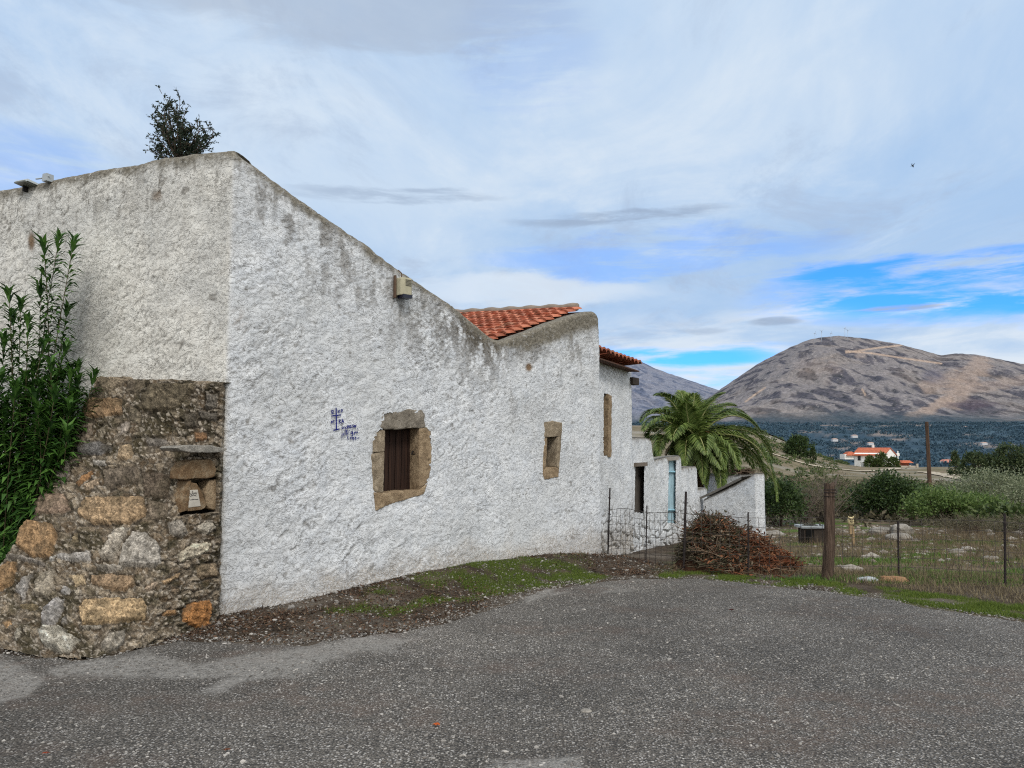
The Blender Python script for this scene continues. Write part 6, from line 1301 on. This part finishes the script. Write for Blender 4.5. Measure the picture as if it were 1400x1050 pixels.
for u in (-4, 0): vwin('l', u, 4.3, 1.2, 1.6)
vwin('l', 3.5, .8, 2.6, 2.4)
mb = MB(); mb.box(vp(1.5, -Wh/2-1.2, 3.0), 8.5, 2.4, .25, g, l); mb.build('balcony', WHT, villa)
for u in (-2.5, 1.5, 5.5): mb = MB(); mb.box(vp(u, -Wh/2-2.2, .3), .35, .35, 5.4, g, l); mb.build('column', WHT, villa)
for z in (2.9, 5.4): mb = MB(); mb.box(vp(-1, Wh/2+1.0, z), 6, 2.0, .25, g, -l); mb.box(vp(2, Wh/2+1.9, z+.5), .15, .15, 1.0, g, -l); mb.box(vp(-1, Wh/2+1.95, z+.5), 6, .1, .9, g, -l); mb.build('side_balcony', WHT, villa)
mb = MB(); mb.box(vp(-1, .8, Hr+.3), .7, .7, 1.4, g, l); mb.build('chimney', WHT, villa)
# annex building with terrace
tbp = at(1243, 285); ter = empty('terrace_house', tbp, 'low stone terrace with a small red-roofed pavilion right of the white villa', 'outbuilding')
def wb(mb, px0, px1, py0, py1, Y, dep, **k):
    a = P(px0, py1, Y); b = P(px1, py0, Y); mb.box((a+b)/2+[0, dep/2, 0], abs(b[0]-a[0]), dep, abs(b[2]-a[2]), **k)
mb = MB(); wb(mb, 1222, 1255, 637, 655, 285, 8); mb.build('terrace_wall', STNW, ter)
mb = MB(); wb(mb, 1253.8, 1255.6, 634, 655, 284.6, .5); wb(mb, 1244, 1245.5, 636, 655, 284.6, .5); mb.build('pillar', STNW, ter)
mb = MB(); wb(mb, 1230, 1243, 633, 637.5, 288, 4); mb.build('pavilion_wall', flatmat('red_brown_wall', (140, 84, 66), .9, .2, 1), ter)
mb = MB(); c_ = P(1237, 632.6, 289); mb.box(c_+[0, 0, .4], 4.4, 4.6, .9, taper=.55); mb.build('pavilion_roof', RTI.m, ter)
mb = MB(); wb(mb, 1228, 1230.5, 641, 645, 284.9, .2); wb(mb, 1233, 1235, 641, 645, 284.9, .2); mb.build('opening', GLS, ter)
sh = at(1160, 330); she = empty('tile_roofed_shed', sh, 'small orange-roofed shed just left of the white villa', 'shed')
mb = MB(); wb(mb, 1155, 1167, 621, 628, 330, 5); mb.build('wall', WHT, she); mb = MB(); c_ = P(1161, 620, 332); mb.box(c_, 4.6, 6, 1.6, taper=.35); mb.build('roof', RTI.m, she)
fh = at(1293, 900); fhe = empty('far_house', P(1293, 634, 900), 'tiny pink-roofed house among the valley groves right of the utility pole', 'house')
mb = MB(); wb(mb, 1286, 1302, 631, 637, 900, 8); mb.build('wall', WHT, fhe); mb = MB(); c_ = P(1294, 630, 905); mb.box(c_, 16, 14, 3.2, taper=.4); mb.build('roof', flatmat('pink_roof', (186, 128, 112)), fhe)
sm_ = P(1227.5, 621.5, 420); mb = MB(); mb.box(sm_+[0, 0, -1], .5, .5, 6); mb.box(sm_, 1.5, .8, 1.5); props(mb.build('white_tank', WHT), 'small white water tank on a stand right of the white villa', 'tank')
for px, Y, r, h, lb in [(1203, 286, 2.0, 5.6, 'dark green tree in front of the villa gable'), (1186.5, 284, 1.5, 4.4, 'small green tree in front of the villa arcade'), (1219, 284, 1.9, 3.8, 'round dark tree between the villa and the terrace'), (1196, 283, 1.6, 3.4, 'low tree left of the villa gable tree')]:
    tree('garden_tree', lb, at(px, Y), r, h, LM['mid'], 'garden trees by the villa', n=900, L=.8)
# dirt track and pale road across the slope
def ribbon(name, pts, w_, mat, lift=.06):
    p = np.array(pts, float); k = 120; d = np.linspace(0, 1, k); s = np.linspace(0, 1, len(p)); x = np.interp(d, s, p[:, 0]); y = np.interp(d, s, p[:, 1]); T = np.stack([np.gradient(x), np.gradient(y)], -1); T /= np.linalg.norm(T, axis=1)[:, None]; N = np.stack([-T[:, 1], T[:, 0]], -1)
    V = []
    for o in np.linspace(-.5, .5, 9): q_ = np.stack([x, y], -1)+N*o*w_*(1+.15*np.sin(d*40))[:, None]; V.append(np.stack([q_[:, 0], q_[:, 1], gz(q_[:, 0], q_[:, 1])+lift], -1))
    o = obj(name, np.array(V).reshape(-1, 3), gridf(9, k), mat); o['kind'] = 'structure'; return o
TRM = flatmat('track_dust', (176, 164, 144), .95, .15, .4); RDM = flatmat('pale_road', (166, 164, 160), .95, .1, .3)
tx = lambda l_: [((px-CX)/F*Y, Y) for px, Y in l_]
ribbon('dirt_track', tx([(1010, 150), (1080, 150), (1130, 155), (1180, 160), (1225, 190)]), 3.2, TRM, .15)
ribbon('road', tx([(1450, 66), (1400, 74), (1360, 84), (1320, 98), (1290, 125), (1262, 160)]), 3.0, TRM, .12)
ribbon('hill_road', tx([(1000, 262), (1040, 262), (1062, 268), (1085, 300), (1080, 330)]), 12.0, RDM, .4)
lw = tx([(1450, 62), (1400, 70), (1360, 80), (1318, 94)])
mb = MB(); lw = np.array(lw); dd_ = np.linspace(0, 1, 40); x = np.interp(dd_, np.linspace(0, 1, 4), lw[:, 0]); y = np.interp(dd_, np.linspace(0, 1, 4), lw[:, 1]); z = gz(x, y)
mb.grid(np.stack([np.stack([x, y, z-.2], -1), np.stack([x, y, z+.42+.05*fbm(x*3, y*3, 1., 2)], -1), np.stack([x+.25, y+.25, z+.42], -1), np.stack([x+.25, y+.25, z-.2], -1)])); props(mb.build('roadside_wall', flatmat('pale_parapet', (176, 170, 158), .95, .15, 2)), 'low pale parapet wall along the road below the pine row', 'wall')
for px, Y in ((1104, 640), (1122, 640), (1140, 640)): pass
# scrub on the hill ridge
hr = np.stack([RNG.uniform(.26, .43, 420)**1.0, RNG.uniform(55, 400, 420)], -1); hr = np.stack([hr[:, 0]*hr[:, 1], hr[:, 1]], -1)
def blobs(name, x, y, r, mat, label, cat, zsc=.8, per=60, L=.5):
    k = len(x); p = np.stack([x, y, gz(x, y)], -1); rr2 = np.repeat(r, per); d = rdir(k*per); d[:, 2] = np.abs(d[:, 2]); c = np.repeat(p, per, 0)+d*rr2[:, None]*np.array([1, 1, zsc])*RNG.uniform(.55, 1.05, (k*per, 1))
    V, Fq = simpleleaf(c, d+rdir(k*per)*.9, rdir(k*per), rr2*L*RNG.uniform(.7, 1.3, k*per), rr2*L*.6); return props(obj(name, V, Fq, mat, None, False), label, cat, None, 'stuff')
blobs('hill_scrub', hr[:, 0], hr[:, 1], RNG.uniform(.25, 1.0, 420)*(hr[:, 1]/110)**.35, LM['mid'], 'low green scrub scattered over the far slope', 'scrub', .7, 50, .45)
sx = RNG.uniform(.24, .75, 1500); sy = RNG.uniform(24, 95, 1500); blobs('slope_scrub', sx*sy, sy, RNG.uniform(.12, .5, 1500), LM['grey'], 'grey-brown scrub and dry weeds on the slope beyond the field', 'scrub', .7, 26, .5)
# olive and carob groves in the valley
k = 12000; gy_ = 480+RNG.random(k)**.8*2000; gu = RNG.uniform(-.05, .78, k); gx_ = gu*gy_; dn = fbm(gx_*.006, gy_*.004, 3.7, 4); ok = RNG.random(k) < np.clip(.55+2.2*dn, .05, 1); gx_, gy_ = gx_[ok], gy_[ok]
GRV = leafmat('grove_far', [(58, 80, 96), (70, 92, 106), (82, 102, 112), (64, 86, 100)], .9, .1, .05)  # leaf colours carry painted distance haze
blobs('valley_groves', gx_, gy_, RNG.uniform(1.8, 4.4, len(gx_))*(.8+gy_/2600), GRV, 'dark olive and carob groves with bluish haze in their colour, covering the valley floor', 'groves', .75, 22, .75)
# farm houses dotted in the valley
WH2 = flatmat('hazy_white_wall', (196, 196, 198), .9, .05, .01, 0)
for i, (px, py, Y, lb) in enumerate([(1168, 597, 1500, 'tiny pale building in the valley above the villa roof'), (1190, 607, 1300, 'tiny pale farm building left above the villa gable'), (1141, 602, 1300, 'tiny pale farmhouse in the valley left of the villa'), (1345, 607, 1300, 'tiny pale farm building in the valley right of the pole'), (1318, 585, 2000, 'tiny pale building at the mountain foot on the right')]):
    p = P(px, py, Y); mb = MB(); s = Y/1300.; mb.box(p, 9*s, 7*s, 4*s); rootf = empty('valley_house', p-[0, 0, 3*s], lb, 'house', 'houses in the valley'); mb.build('wall', WH2, rootf); mb = MB(); mb.box(p+[0, 0, 2.6*s], 9.6*s, 7.6*s, 1.4*s, taper=.4); mb.build('roof', flatmat('hazy_roof', (176, 150, 138)), rootf)
# wind turbines on the summit
TW = flatmat('turbine_white', (176, 184, 194), .6, .03, .01, 0); TD = flatmat('turbine_grey', (110, 116, 128), .6, .03, .01, 0)
for i, (px, py, topy, rot, lb) in enumerate([(1114, 464, 456, .3, 'leftmost wind turbine on the mountain summit'), (1123, 465, 453, .9, 'second wind turbine from the left on the summit'), (1136, 466, 456, .1, 'third wind turbine from the left on the summit'), (1155, 461, 449, .5, 'tallest wind turbine at the highest point of the summit'), (1159, 463, 452, 1.2, 'wind turbine beside the tallest one on the summit')]):
    Y = 4080.; b = P(px, py, Y); t = P(px, topy, Y); te = empty('wind_turbine', b, lb, 'wind turbine', 'wind turbines on the summit'); mt = TW
    mb = MB(); mb.tube([b-[0, 0, 30], t], [1.3, .8], 8); mb.build('tower', mt, te, True); mb = MB(); mb.box(t+[0, -1, 1], 2.6, 6, 2.6); mb.build('nacelle', mt, te)
    for k in range(3):
        a = rot+k*2*pi/3; e = np.array([sin(a), 0, cos(a)]); c_ = t+[0, -4.5, 1]; mb = MB(); mb.tube([c_, c_+e*4, c_+e*14], [.5, .8, .2], 5); mb.build('blade', mt, te)
